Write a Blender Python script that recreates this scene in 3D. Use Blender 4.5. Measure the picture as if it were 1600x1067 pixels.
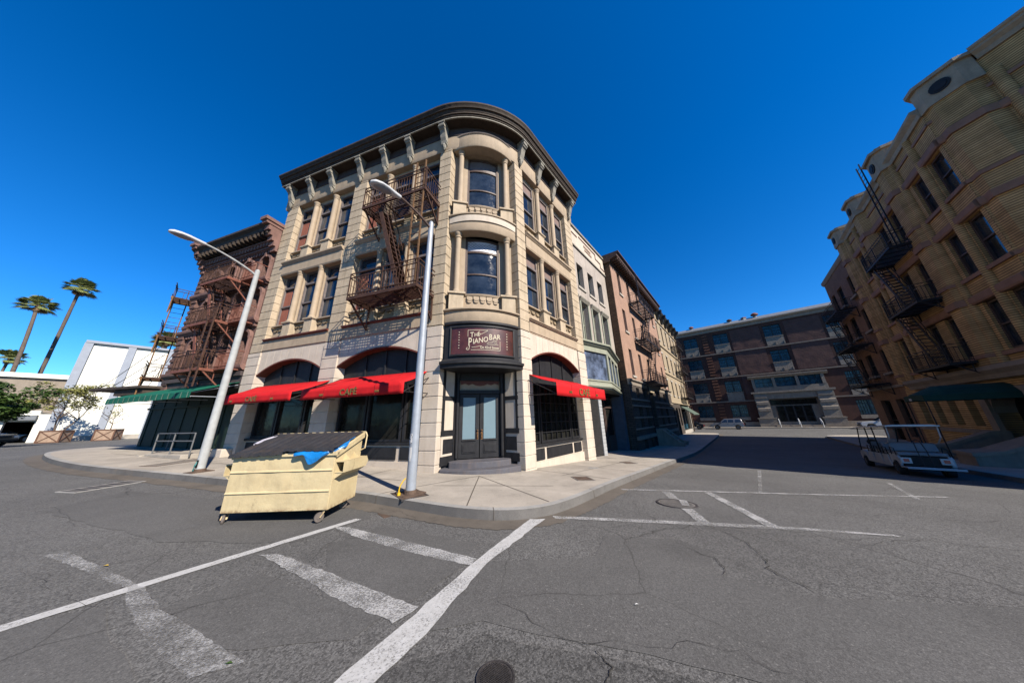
import bpy, bmesh, math, random
from math import sin, cos, pi, radians, atan2, sqrt, exp, log
from mathutils import Vector, Matrix, noise
random.seed(7)
S = bpy.context.scene
for o in list(bpy.data.objects): bpy.data.objects.remove(o)
COL = S.collection
# ------------------------------------------------------------------ camera
PITCH, ROLL, FPX = radians(16.793), radians(1.541), 405.0
ct, st, cr, sr = cos(PITCH), sin(PITCH), cos(ROLL), sin(ROLL)
cam = bpy.data.objects.new('camera', bpy.data.cameras.new('camera')); COL.objects.link(cam)
R_ = Vector((cr, sr*st, -sr*ct)); U_ = Vector((sr, -cr*st, cr*ct)); B_ = -Vector((0, ct, st))
cam.matrix_world = Matrix(((R_.x, U_.x, B_.x, 0), (R_.y, U_.y, B_.y, 0), (R_.z, U_.z, B_.z, 1.6), (0, 0, 0, 1)))
cam.data.sensor_width = 36; cam.data.lens = FPX/1600*36
cam.data.clip_start = .05; cam.data.clip_end = 3000
S.camera = cam
# ------------------------------------------------------------------ sky, sun, exposure
SUN_AZ, SUN_EL = radians(135), radians(38)
W = bpy.data.worlds.new('World'); S.world = W; W.use_nodes = True
wt = W.node_tree; bg = wt.nodes['Background']
sky = wt.nodes.new('ShaderNodeTexSky'); sky.sky_type = 'NISHITA'; sky.sun_disc = False
sky.sun_elevation = SUN_EL; sky.sun_rotation = SUN_AZ
sky.altitude = 1500; sky.air_density = 1.0; sky.dust_density = 0.0; sky.ozone_density = 4.0
hs = wt.nodes.new('ShaderNodeHueSaturation'); hs.inputs['Saturation'].default_value = 1.34; hs.inputs['Value'].default_value = 1.0
wt.links.new(sky.outputs[0], hs.inputs['Color'])
tn = wt.nodes.new('ShaderNodeMix'); tn.data_type = 'RGBA'; tn.blend_type = 'MULTIPLY'; tn.inputs[0].default_value = 1; tn.inputs[7].default_value = (.66, .96, 1.13, 1)
wt.links.new(hs.outputs[0], tn.inputs[6]); wt.links.new(tn.outputs[2], bg.inputs[0]); bg.inputs[1].default_value = 0.078
sl = bpy.data.lights.new('sun', 'SUN'); sl.energy = 5.0; sl.angle = radians(.5); sl.color = (1, .91, .79)
so = bpy.data.objects.new('sun', sl); COL.objects.link(so)
sd = Vector((sin(SUN_AZ)*cos(SUN_EL), cos(SUN_AZ)*cos(SUN_EL), sin(SUN_EL)))
so.rotation_euler = sd.to_track_quat('Z', 'Y').to_euler(); so.location = (20, -20, 30)
S.view_settings.view_transform = 'Standard'; S.view_settings.look = 'None'
S.view_settings.exposure = 1.2; S.view_settings.gamma = 1
# ------------------------------------------------------------------ frames of the streets
AL, AR, AF = radians(-72.246), radians(40.006), radians(-50.23)
P0 = (-2.474, 8.670); P1 = (.346, 9.33)
DL = (sin(AL), cos(AL)); DR = (sin(AR), cos(AR)); NR = (DR[1], -DR[0]); NL = (-DL[1], DL[0])
def softp(q): return 1.2*(max(q/1.2, 0)+log(1+exp(-abs(q/1.2))))
def ramp(x, a, b, sl_): return sl_*(softp(x-a)-softp(x-b))
def hgt(x, y):
    s = (x-P1[0])*DR[0]+(y-P1[1])*DR[1]; t = (x-P0[0])*DL[0]+(y-P0[1])*DL[1]
    return ramp(s, -3, 16, -.056)+ramp(t, 0, 18, .03)
class Frame:
    """s along the wall, o outward from it, z up; local x = s*sg, y = o"""
    def __init__(f, P, az, sg):
        f.P = Vector((P[0], P[1], 0)); f.D = Vector((sin(az), cos(az), 0)); f.sg = sg
        x = f.D*sg; f.rot = atan2(x.y, x.x); f.N = Vector((-x.y, x.x, 0))
    def w(f, s, o, z=0): return f.P+f.D*s+f.N*o+Vector((0, 0, z))
    def sub(f, s, o): return Frame(f.w(s, o), atan2(f.D.x, f.D.y), f.sg)
    def g(f, s, o): p = f.w(s, o); return hgt(p.x, p.y)
FL = Frame(P0, AL, 1); FR = Frame(P1, AR, -1)
FC = Frame((-1.064, 9.0), radians(76.827), -1)
FRT = Frame((P1[0]+15.65*NR[0], P1[1]+15.65*NR[1]), AR, 1)
FFAR = Frame((51.03, 49.19), AF, 1)
# ------------------------------------------------------------------ object helpers
def tag(o, label=None, cat=None, group=None, kind=None):
    if label: o['label'] = label
    if cat: o['category'] = cat
    if group: o['group'] = group
    if kind: o['kind'] = kind
    return o
def thing(name, label, cat, frame=None, loc=None, rz=0, group=None, z=0):
    o = bpy.data.objects.new(name, None); COL.objects.link(o); o.empty_display_size = .3
    if frame is not None: o.location = frame.P+Vector((0, 0, z)); o.rotation_euler = (0, 0, frame.rot)
    else: o.location = loc or (0, 0, 0); o.rotation_euler = (0, 0, rz)
    return tag(o, label, cat, group)
def copy_tree(o, parent=None):
    c = o.copy(); COL.objects.link(c)
    if parent: c.parent = parent
    for ch in list(o.children): copy_tree(ch, c)
    return c
REL = None
def fmat(f): return Matrix.Translation(f.P) @ Matrix.Rotation(f.rot, 4, 'Z')
def use(root_frame, f):
    global REL
    REL = None if f is None else fmat(root_frame).inverted() @ fmat(f)
class MB:
    def __init__(m, sg=1, off=(0, 0, 0), rot=None): m.v = []; m.f = []; m.sg = sg; m.off = off; m.rot = rot
    def P(m, p):
        if m.rot: c, s = cos(m.rot), sin(m.rot); p = (p[0]*c-p[1]*s, p[0]*s+p[1]*c, p[2])
        m.v.append(((p[0]+m.off[0])*m.sg, p[1]+m.off[1], p[2]+m.off[2])); return len(m.v)-1
    def F(m, idx): m.f.append(list(idx)[::-1] if m.sg < 0 else list(idx))
    def face(m, pts): m.F([m.P(p) for p in pts])
    def box(m, a, b, c, d, e, f):
        i = [m.P(p) for p in ((a, c, e), (b, c, e), (b, d, e), (a, d, e), (a, c, f), (b, c, f), (b, d, f), (a, d, f))]
        for q in ((3, 2, 1, 0), (4, 5, 6, 7), (0, 1, 5, 4), (1, 2, 6, 5), (2, 3, 7, 6), (3, 0, 4, 7)): m.F([i[k] for k in q])
        return m
    def _ext(m, A, B):
        n = len(A); a = [m.P(p) for p in A]; b = [m.P(p) for p in B]
        m.F(a[::-1]); m.F(b)
        for k in range(n): m.F([a[k], a[(k+1) % n], b[(k+1) % n], b[k]])
        return m
    def ext_o(m, poly, o0, o1):  # poly in (s,z)
        return m._ext([(s, o1, z) for s, z in poly], [(s, o0, z) for s, z in poly])
    def ext_s(m, poly, s0, s1):  # poly in (o,z)
        return m._ext([(s0, o, z) for o, z in poly], [(s1, o, z) for o, z in poly])
    def ext_z(m, poly, z0, z1):
        return m._ext([(s, o, z0) for s, o in poly], [(s, o, z1) for s, o in poly])
    def bar(m, p, q, w, h=None):
        h = h or w; p = Vector(p); q = Vector(q); d = (q-p).normalized()
        u = Vector((0, 0, 1)) if abs(d.z) < .9 else Vector((1, 0, 0))
        a = d.cross(u).normalized()*w/2; b = d.cross(a).normalized()*h/2
        return m._ext([p-a-b, p+a-b, p+a+b, p-a+b], [q-a-b, q+a-b, q+a+b, q-a+b])
    def tube(m, pts, r, n=8, cap=True):
        pts = [Vector(p) for p in pts]; rs = r if isinstance(r, (list, tuple)) else [r]*len(pts)
        rings = []; a = None
        for k, p in enumerate(pts):
            d = (pts[min(k+1, len(pts)-1)]-pts[max(k-1, 0)]).normalized()
            if a is None:
                u = Vector((0, 0, 1)) if abs(d.z) < .9 else Vector((1, 0, 0)); a = d.cross(u).normalized()
            else: a = (a-d*a.dot(d)).normalized()
            b = d.cross(a)
            rings.append([m.P(p+(a*cos(2*pi*j/n)+b*sin(2*pi*j/n))*rs[k]) for j in range(n)])
        for k in range(len(rings)-1):
            for j in range(n): m.F([rings[k][j], rings[k][(j+1) % n], rings[k+1][(j+1) % n], rings[k+1][j]])
        if cap: m.F(rings[0][::-1]); m.F(rings[-1])
        return m
    def lathe(m, cx, cy, prof, n=12, a0=0, a1=2*pi):
        full = abs(a1-a0-2*pi) < 1e-6; N = n if full else n+1
        rings = [[m.P((cx+r*cos(a0+(a1-a0)*j/n), cy+r*sin(a0+(a1-a0)*j/n), z)) for j in range(N)] for r, z in prof]
        for k in range(len(rings)-1):
            for j in range(n): m.F([rings[k][j], rings[k][(j+1) % N], rings[k+1][(j+1) % N], rings[k+1][j]])
        if full: m.F(rings[0][::-1]); m.F(rings[-1])
        return m
    def sweep(m, path, prof, closed_prof=True):
        """path: plan polyline (s,o), outward = side of +n; prof: (offset,z)"""
        n = len(path); nor = []
        for k in range(n):
            ns = []
            for a, b in ((k-1, k), (k, k+1)):
                if a >= 0 and b < n:
                    dx, dy = path[b][0]-path[a][0], path[b][1]-path[a][1]; L = math.hypot(dx, dy); ns.append((-dy/L, dx/L))
            if len(ns) == 2:
                sx, sy = ns[0][0]+ns[1][0], ns[0][1]+ns[1][1]; q = sx*ns[0][0]+sy*ns[0][1]; nor.append((sx/q, sy/q))
            else: nor.append(ns[0])
        rings = [[m.P((path[k][0]+nor[k][0]*o, path[k][1]+nor[k][1]*o, z)) for o, z in prof] for k in range(n)]
        L = len(prof); R = range(L) if closed_prof else range(L-1)
        for k in range(n-1):
            for j in R: m.F([rings[k][j], rings[k][(j+1) % L], rings[k+1][(j+1) % L], rings[k+1][j]])
        if closed_prof: m.F(rings[0][::-1]); m.F(rings[-1])
        return m
    def wall(m, s0, s1, z0, z1, o0, o1, holes):
        """slab with rectangular holes (a,b,c,d) = s range, z range; o1 is the outer face"""
        xs = sorted({s0, s1, *[h[0] for h in holes], *[h[1] for h in holes]}); xs = [x for x in xs if s0 <= x <= s1]
        zs = sorted({z0, z1, *[h[2] for h in holes], *[h[3] for h in holes]}); zs = [z for z in zs if z0 <= z <= z1]
        for i in range(len(xs)-1):
            for j in range(len(zs)-1):
                a, b, c, d = xs[i], xs[i+1], zs[j], zs[j+1]; mx, mz = (a+b)/2, (c+d)/2
                if any(h[0] < mx < h[1] and h[2] < mz < h[3] for h in holes): continue
                m.face([(b, o1, c), (a, o1, c), (a, o1, d), (b, o1, d)])
                m.face([(a, o0, c), (b, o0, c), (b, o0, d), (a, o0, d)])
        for a, b, c, d in list(holes)+[(s0, s1, z0, z1)]:
            rev = (a, b, c, d) == (s0, s1, z0, z1)
            q = [[(a, o1, c), (b, o1, c), (b, o0, c), (a, o0, c)], [(a, o1, d), (a, o0, d), (b, o0, d), (b, o1, d)],
                 [(a, o1, c), (a, o0, c), (a, o0, d), (a, o1, d)], [(b, o1, c), (b, o1, d), (b, o0, d), (b, o0, c)]]
            for f in q: m.face(f[::-1] if not rev else f)
        return m
    def build(m, name, mat, parent=None, smooth=False, bevel=0, label=None):
        me = bpy.data.meshes.new(name); me.from_pydata(m.v, [], m.f); me.materials.append(mat); me.update()
        if smooth:
            for p in me.polygons: p.use_smooth = True
            me.set_sharp_from_angle(angle=radians(40))
        o = bpy.data.objects.new(name, me); COL.objects.link(o)
        if parent:
            o.parent = parent
            if REL is not None and parent.type == 'EMPTY': o.matrix_local = REL
        if bevel:
            b = o.modifiers.new('bevel', 'BEVEL'); b.width = bevel; b.segments = 2; b.limit_method = 'ANGLE'; b.angle_limit = radians(40)
        if label: o['label'] = label
        return o
# ------------------------------------------------------------------ materials
def newmat(name, rough=.8, spec=.3, metal=0):
    m = bpy.data.materials.new(name); m.use_nodes = True; nt = m.node_tree; b = nt.nodes['Principled BSDF']
    b.inputs['Roughness'].default_value = rough; b.inputs['Metallic'].default_value = metal
    b.inputs['Specular IOR Level'].default_value = spec
    return m, nt, b
def nd(nt, t, **k):
    n = nt.nodes.new(t)
    for a, v in k.items():
        if a in n.inputs.keys() if isinstance(a, str) else False: n.inputs[a].default_value = v
        else: setattr(n, a, v)
    return n
def noise_n(nt, co, scale, detail=4, rough=.6, sc=None):
    n = nt.nodes.new('ShaderNodeTexNoise'); n.inputs['Scale'].default_value = scale
    n.inputs['Detail'].default_value = detail; n.inputs['Roughness'].default_value = rough
    if sc:
        mp = nt.nodes.new('ShaderNodeMapping'); mp.inputs['Scale'].default_value = sc
        nt.links.new(co, mp.inputs['Vector']); co = mp.outputs[0]
    nt.links.new(co, n.inputs['Vector']); return n.outputs['Fac']
def rampn(nt, fac, stops):
    r = nt.nodes.new('ShaderNodeValToRGB'); e = r.color_ramp.elements
    while len(e) < len(stops): e.new(.5)
    for k, (p, c) in enumerate(stops): e[k].position = p; e[k].color = (*c, 1) if isinstance(c, tuple) else (c, c, c, 1)
    nt.links.new(fac, r.inputs[0]); return r.outputs[0]
def mixc(nt, fac, a, b, mode='MIX'):
    m = nt.nodes.new('ShaderNodeMix'); m.data_type = 'RGBA'; m.blend_type = mode
    for i, v in ((0, fac), (6, a), (7, b)):
        if isinstance(v, (int, float)): m.inputs[i].default_value = v
        elif isinstance(v, tuple): m.inputs[i].default_value = (*v, 1)
        else: nt.links.new(v, m.inputs[i])
    return m.outputs[2]
def bump(nt, b, h, strength, dist=.02):
    n = nt.nodes.new('ShaderNodeBump'); n.inputs['Strength'].default_value = strength; n.inputs['Distance'].default_value = dist
    nt.links.new(h, n.inputs['Height']); nt.links.new(n.outputs[0], b.inputs['Normal'])
def coord(nt, kind='Object'): return nt.nodes.new('ShaderNodeTexCoord').outputs[kind]
def mul(c, k): return tuple(min(1, x*k) for x in c)
def plain(name, c, rough=.7, var=.25, scale=3, bscale=60, bs=.15, spec=.3, metal=0, streak=.0, dirt=None):
    """a base colour with broad tone variation, fine grain and optional vertical streaks of dirt"""
    m, nt, b = newmat(name, rough, spec, metal); co = coord(nt)
    col = rampn(nt, noise_n(nt, co, scale, 6, .65), [(.3, mul(c, 1-var)), (.7, mul(c, 1+var*.6))])
    if streak:
        s = rampn(nt, noise_n(nt, co, 1.6, 5, .7, (2.6, 2.6, .28)), [(.48, 0.), (.72, 1.)])
        sm = nt.nodes.new('ShaderNodeMath'); sm.operation = 'MULTIPLY'; nt.links.new(s, sm.inputs[0]); sm.inputs[1].default_value = streak
        col = mixc(nt, sm.outputs[0], col, dirt or mul(c, .45))
    nt.links.new(col, b.inputs['Base Color'])
    if bs: bump(nt, b, noise_n(nt, co, bscale, 3, .6), bs)
    return m
def brick(name, c1, c2, mortar, bw=.22, bh=.075, ms=.01, rough=.85, bs=.6, var=.3, rot=False, dirt=.25):
    m, nt, b = newmat(name, rough, .2); co = coord(nt)
    sx = nt.nodes.new('ShaderNodeSeparateXYZ'); nt.links.new(co, sx.inputs[0])
    ad = nt.nodes.new('ShaderNodeMath'); ad.operation = 'ADD'; nt.links.new(sx.outputs[0], ad.inputs[0]); nt.links.new(sx.outputs[1], ad.inputs[1])
    cb = nt.nodes.new('ShaderNodeCombineXYZ'); nt.links.new(ad.outputs[0], cb.inputs[0]); nt.links.new(sx.outputs[2], cb.inputs[1])
    t = nt.nodes.new('ShaderNodeTexBrick'); t.inputs['Scale'].default_value = 1
    t.inputs['Brick Width'].default_value = bw; t.inputs['Row Height'].default_value = bh
    t.inputs['Mortar Size'].default_value = ms; t.inputs['Mortar Smooth'].default_value = .3
    t.inputs['Color1'].default_value = (*c1, 1); t.inputs['Color2'].default_value = (*c2, 1); t.inputs['Mortar'].default_value = (*mortar, 1)
    nt.links.new(cb.outputs[0], t.inputs['Vector'])
    v = rampn(nt, noise_n(nt, co, 1.1, 6, .7), [(.3, (1-var,)*3), (.7, (1+var*.3,)*3)])
    col = mixc(nt, 1., t.outputs['Color'], v, 'MULTIPLY')
    s = rampn(nt, noise_n(nt, co, 1.3, 5, .7, (2, 2, .3)), [(.5, 0.), (.8, dirt)])
    col = mixc(nt, s, col, mul(c1, .35)); nt.links.new(col, b.inputs['Base Color'])
    bump(nt, b, t.outputs['Fac'], -bs, .015)
    return m
def glass(name, c=(.012, .016, .022), rough=.06, spec=.6, wob=.03):
    m, nt, b = newmat(name, rough, spec); co = coord(nt)
    nt.links.new(rampn(nt, noise_n(nt, co, 1.7, 4, .6), [(.35, mul(c, .5)), (.7, mul(c, 2.2))]), b.inputs['Base Color'])
    nt.links.new(rampn(nt, noise_n(nt, co, 6, 6, .7), [(.45, rough*.6), (.75, rough*2.5)]), b.inputs['Roughness'])
    bump(nt, b, noise_n(nt, co, 1.2, 2, .5), wob, .3); return m
def asphalt(name, tone, coarse, fine=1.):
    m, nt, b = newmat(name, .88, .25); co = coord(nt)
    big = rampn(nt, noise_n(nt, co, .35, 8, .7), [(.3, mul((1, .98, .955), tone*.82)), (.7, mul((1, .985, .965), tone*1.25))])
    vo = nt.nodes.new('ShaderNodeTexVoronoi'); vo.inputs['Scale'].default_value = 75; nt.links.new(co, vo.inputs['Vector'])
    sp = rampn(nt, vo.outputs['Color'], [(.2, 1-coarse*1.3), (.8, 1+coarse*1.5)])
    col = mixc(nt, 1., big, sp, 'MULTIPLY')
    g = rampn(nt, noise_n(nt, co, 130, 3, .7), [(.3, .6), (.72, 1.45)])
    col = mixc(nt, 1., col, g, 'MULTIPLY')
    oil = rampn(nt, noise_n(nt, co, .9, 8, .8, (1, .45, 1)), [(.55, 0.), (.72, .38)]); col = mixc(nt, oil, col, mul((1, .98, .96), tone*.42)); pol = rampn(nt, noise_n(nt, co, .5, 5, .7, (.35, 1.6, 1)), [(.52, 0.), (.75, .3)]); col = mixc(nt, pol, col, mul((1, .97, .93), tone*1.5))
    wh = rampn(nt, noise_n(nt, co, 48, 2, .5), [(.66, 0.), (.72, .6)])
    col = mixc(nt, wh, col, mul((1, .97, .92), tone*2.6))
    st_ = rampn(nt, noise_n(nt, co, 1.4, 7, .75), [(.56, 0.), (.75, .3)])
    col = mixc(nt, st_, col, mul((1, .98, .95), tone*.5))
    # alligator cracks
    n1 = nt.nodes.new('ShaderNodeTexNoise'); n1.inputs['Scale'].default_value = 2.2; n1.inputs['Detail'].default_value = 5; nt.links.new(co, n1.inputs['Vector'])
    wv = mixc(nt, .22, co, n1.outputs['Color'], 'ADD')
    vc = nt.nodes.new('ShaderNodeTexVoronoi'); vc.feature = 'DISTANCE_TO_EDGE'; vc.inputs['Scale'].default_value = .55; nt.links.new(wv, vc.inputs['Vector'])
    ck = rampn(nt, vc.outputs['Distance'], [(.0, 1.), (.006, 0.)])
    msk = rampn(nt, noise_n(nt, co, .23, 3, .5), [(.44, 0.), (.56, .8)])
    ckm = mixc(nt, 1., ck, msk, 'MULTIPLY'); col = mixc(nt, ckm, col, mul((1, .95, .9), tone*.36))
    nt.links.new(col, b.inputs['Base Color'])
    bump(nt, b, noise_n(nt, co, 85, 3, .7), .55*coarse/.3, .012); return m
def paint_worn(name, wear, tone=.62):
    m, nt, b = newmat(name, .75, .3); co = coord(nt)
    col = rampn(nt, noise_n(nt, co, 12, 6, .7), [(.3, mul((1, .99, .97), tone*.75)), (.7, mul((1, 1, 1), tone))])
    nt.links.new(col, b.inputs['Base Color'])
    a = nt.nodes.new('ShaderNodeTexNoise'); a.inputs['Scale'].default_value = 48; a.inputs['Detail'].default_value = 8; a.inputs['Roughness'].default_value = .85
    nt.links.new(co, a.inputs['Vector'])
    lo = nt.nodes.new('ShaderNodeTexNoise'); lo.inputs['Scale'].default_value = 2.2; lo.inputs['Detail'].default_value = 4; nt.links.new(co, lo.inputs['Vector'])
    s = nt.nodes.new('ShaderNodeMix'); s.inputs[0].default_value = .28; nt.links.new(a.outputs['Fac'], s.inputs[2]); nt.links.new(lo.outputs['Fac'], s.inputs[3])
    r = rampn(nt, s.outputs[0], [(wear-.05, 0.), (wear+.08, 1.)])
    nt.links.new(r, b.inputs['Alpha']); return m
def concrete(name, tone=(.40, .37, .33), joints=None):
    m, nt, b = newmat(name, .85, .2); co = coord(nt)
    col = rampn(nt, noise_n(nt, co, .9, 7, .65), [(.3, mul(tone, .72)), (.7, mul(tone, 1.12))])
    sp = rampn(nt, noise_n(nt, co, 90, 4, .7), [(.3, .8), (.7, 1.15)]); col = mixc(nt, 1., col, sp, 'MULTIPLY')
    st_ = rampn(nt, noise_n(nt, co, 2.6, 8, .8), [(.52, 0.), (.68, .5)]); col = mixc(nt, st_, col, mul(tone, .5))
    gm = rampn(nt, noise_n(nt, co, 17, 2, .5), [(.70, 0.), (.73, .5)]); col = mixc(nt, gm, col, mul(tone, .3))
    rs = rampn(nt, noise_n(nt, co, .7, 5, .7), [(.6, 0.), (.75, .3)]); col = mixc(nt, rs, col, (.36, .25, .15))
    nt.links.new(col, b.inputs['Base Color']); bump(nt, b, noise_n(nt, co, 120, 3, .6), .25, .01); return m
MT = {}
def setup_mats():
    A = MT
    A['asphalt'] = asphalt('asphalt', .124, .30); A['asph_smooth'] = asphalt('asphalt_smooth', .112, .12)
    A['asph_dark'] = asphalt('asphalt_dark', .09, .34)
    A['paint1'] = paint_worn('road_paint', .40); A['paint2'] = paint_worn('road_paint_worn', .475, .55); A['paint3'] = paint_worn('road_paint_faded', .51, .5)
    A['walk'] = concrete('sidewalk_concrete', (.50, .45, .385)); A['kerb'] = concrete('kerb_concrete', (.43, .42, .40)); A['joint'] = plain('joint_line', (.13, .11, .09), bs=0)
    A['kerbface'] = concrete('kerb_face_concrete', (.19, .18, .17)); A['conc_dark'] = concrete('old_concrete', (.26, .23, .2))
    A['cream'] = plain('cream_painted_block', (.70, .605, .50), .8, .12, 2.0, 70, .35, streak=.32, dirt=(.42, .34, .26))
    A['tan'] = plain('tan_painted_block', (.60, .485, .345), .8, .2, 1.8, 60, .35, streak=.5, dirt=(.25, .19, .125))
    A['tan2'] = plain('tan_smooth_trim', (.50, .39, .275), .75, .14, 3, 50, .2, streak=.38, dirt=(.23, .19, .13))
    A['greytrim'] = plain('weathered_grey_bracket', (.33, .31, .26), .8, .3, 6, 40, .3, streak=.4)
    A['darkcornice'] = plain('dark_weathered_cornice', (.06, .042, .03), .8, .4, 4, 30, .3, streak=.3, dirt=(.12, .10, .08))
    A['frieze'] = plain('dark_purple_frieze', (.085, .065, .065), .85, .25, 8, 35, .8)
    A['rusttrim'] = plain('red_oxide_trim', (.17, .05, .03), .6, .3, 5)
    A['black'] = plain('black_painted_wood', (.022, .022, .025), .55, .3, 5, 40, .12, spec=.22, streak=.3, dirt=(.06, .06, .065))
    A['greywood'] = plain('grey_purple_sash', (.20, .17, .165), .55, .3, 6)
    A['sash'] = plain('brown_sash', (.10, .065, .055), .55, .3, 6)
    A['glass'] = glass('window_glass'); A['glass_dim'] = glass('shopfront_glass', (.008, .008, .007), .12, .10)
    A['glass_blue'] = plain('frosted_blue_pane', (.19, .285, .335), .55, .05, 2, 60, .05, spec=.2)
    A['glass_bay'] = glass('dusty_bay_glass', (.05, .065, .10), .22, .5)
    A['red'] = plain('red_canvas', (.68, .018, .022), .75, .16, 2.2, 120, .25, spec=.12, streak=.35, dirt=(.38, .02, .025))
    A['gold'] = plain('gold_lettering', (.20, .155, .05), .6, .3, 9, bs=0)
    A['green'] = plain('green_canvas', (.012, .15, .095), .75, .2, 3, 120, .25, spec=.15, streak=.2)
    A['greenstripe'] = plain('green_stripe', (.30, .38, .26), .75, .2, 3)
    A['greenwall'] = plain('green_paint', (.004, .022, .013), .7, .4, 3)
    A['rust'] = plain('rusty_brown_iron', (.085, .040, .026), .75, .55, 7, 50, .4, spec=.25)
    A['rustred'] = plain('red_oxide_iron', (.24, .085, .055), .75, .35, 6, 50, .35)
    A['orangeiron'] = plain('orange_rust_iron', (.22, .11, .04), .8, .4, 8, 50, .3)
    A['iron'] = plain('black_iron', (.022, .018, .02), .6, .3, 7)
    A['signwood'] = plain('dark_red_wood', (.10, .026, .017), .32, .55, 3, 5, .12, spec=.5)
    A['signtext'] = plain('cream_sign_paint', (.66, .58, .43), .6, .1, 9, bs=0)
    A['brownstone'] = plain('brownstone', (.26, .145, .12), .85, .3, 3, 40, .4, streak=.35)
    A['brownbrick'] = brick('brown_brick', (.27, .155, .13), (.21, .115, .095), (.08, .055, .045), bs=.8)
    A['pinkbrick'] = brick('pink_brick', (.52, .32, .23), (.46, .28, .20), (.34, .24, .19), bh=.07, bs=.35, var=.2)
    A['sidebrick'] = brick('brown_side_brick', (.16, .10, .06), (.10, .06, .04), (.06, .045, .035), .4, .13, .02, bs=.9)
    A['rusticbrick'] = brick('dark_rustic_stone', (.15, .12, .10), (.09, .075, .065), (.04, .035, .03), .42, .13, .02, bs=1.)
    A['yellowbrick'] = brick('tan_yellow_brick', (.90, .58, .25), (.68, .42, .17), (.28, .17, .08), 61., .105, .024, bs=1., var=.42, dirt=.45)
    A['buff'] = plain('buff_plaster', (.52, .42, .28), .85, .2, 1.5, 40, .3, streak=.3)
    A['greystucco'] = plain('stained_grey_stucco', (.50, .44, .385), .85, .2, 1.2, 40, .4, streak=.6, dirt=(.22, .19, .18))
    A['whitestucco'] = plain('white_stucco', (1.0, .98, .88), .9, .05, .8, 60, .25)
    A['bluegrey'] = plain('blue_grey_pilaster', (.36, .40, .47), .8, .1, 2)
    A['palegreen'] = plain('pale_green_paint', (.37, .385, .30), .6, .12, 4, streak=.3)
    A['limeframe'] = plain('stone_trim', (.50, .46, .40), .8, .15, 3)
    A['redbrick'] = brick('dark_red_brick', (.135, .058, .042), (.10, .045, .035), (.07, .045, .04), .22, .075, .012, bs=.9)
    A['redpanel'] = plain('painted_brick_canvas', (.125, .065, .055), .85, .25, .9, 5, .9, streak=.2)
    A['grimestone'] = plain('grey_beige_stone', (.33, .28, .225), .85, .2, 2, 40, .4, streak=.35)
    A['roofmetal'] = plain('grey_roof_metal', (.20, .22, .25), .6, .2, 2)
    A['teal'] = plain('dark_teal_sash', (.012, .035, .045), .5, .2, 4)
    A['glass_teal'] = glass('teal_window_glass', (.008, .035, .055), .2, .4)
    A['yellowsteel'] = None
    A['galv'] = plain('galvanised_post', (.40, .44, .50), .5, .14, 5, 50, .1, spec=.5, metal=.15, streak=.25, dirt=(.25, .25, .25))
    A['palepost'] = plain('pale_concrete_post', (.48, .50, .50), .7, .15, 6, 60, .2, streak=.3, dirt=(.25, .22, .2))
    A['lampwhite'] = plain('lamp_white', (.66, .68, .70), .45, .08, 4)
    A['lamplens'] = plain('lamp_lens', (.30, .31, .33), .3, .1, 9)
    A['rubber'] = plain('rubber', (.02, .02, .02), .8, .2, 9)
    A['steelrail'] = plain('painted_grey_rail', (.16, .165, .17), .5, .2, 8)
    A['wood'] = plain('planter_wood', (.42, .30, .22), .85, .2, 4, streak=.3)
    A['wooddark'] = plain('planter_frame', (.17, .09, .06), .8, .2, 5)
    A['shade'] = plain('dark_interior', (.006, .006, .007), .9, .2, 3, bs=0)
    A['drape'] = plain('brick_red_board', (.36, .12, .075), .8, .15, 2)
    A['leaf'] = leafmat('leaf_green', (.055, .105, .018)); A['leaf2'] = leafmat('leaf_yellow_green', (.24, .24, .06))
    A['leafp'] = leafmat('palm_frond', (.21, .24, .075)); A['leafd'] = leafmat('dead_frond', (.16, .10, .045))
    A['bark'] = plain('bark', (.13, .095, .07), .9, .3, 6, 30, .8); A['palmbark'] = plain('palm_bark', (.15, .115, .09), .9, .3, 3, 9, 1.)
def leafmat(name, c):
    m, nt, b = newmat(name, .55, .3); co = coord(nt)
    nt.links.new(rampn(nt, noise_n(nt, co, 3.5, 4, .6), [(.3, mul(c, .55)), (.7, mul(c, 1.5))]), b.inputs['Base Color'])
    b.inputs['Subsurface Weight'].default_value = 0; return m
setup_mats()
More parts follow.
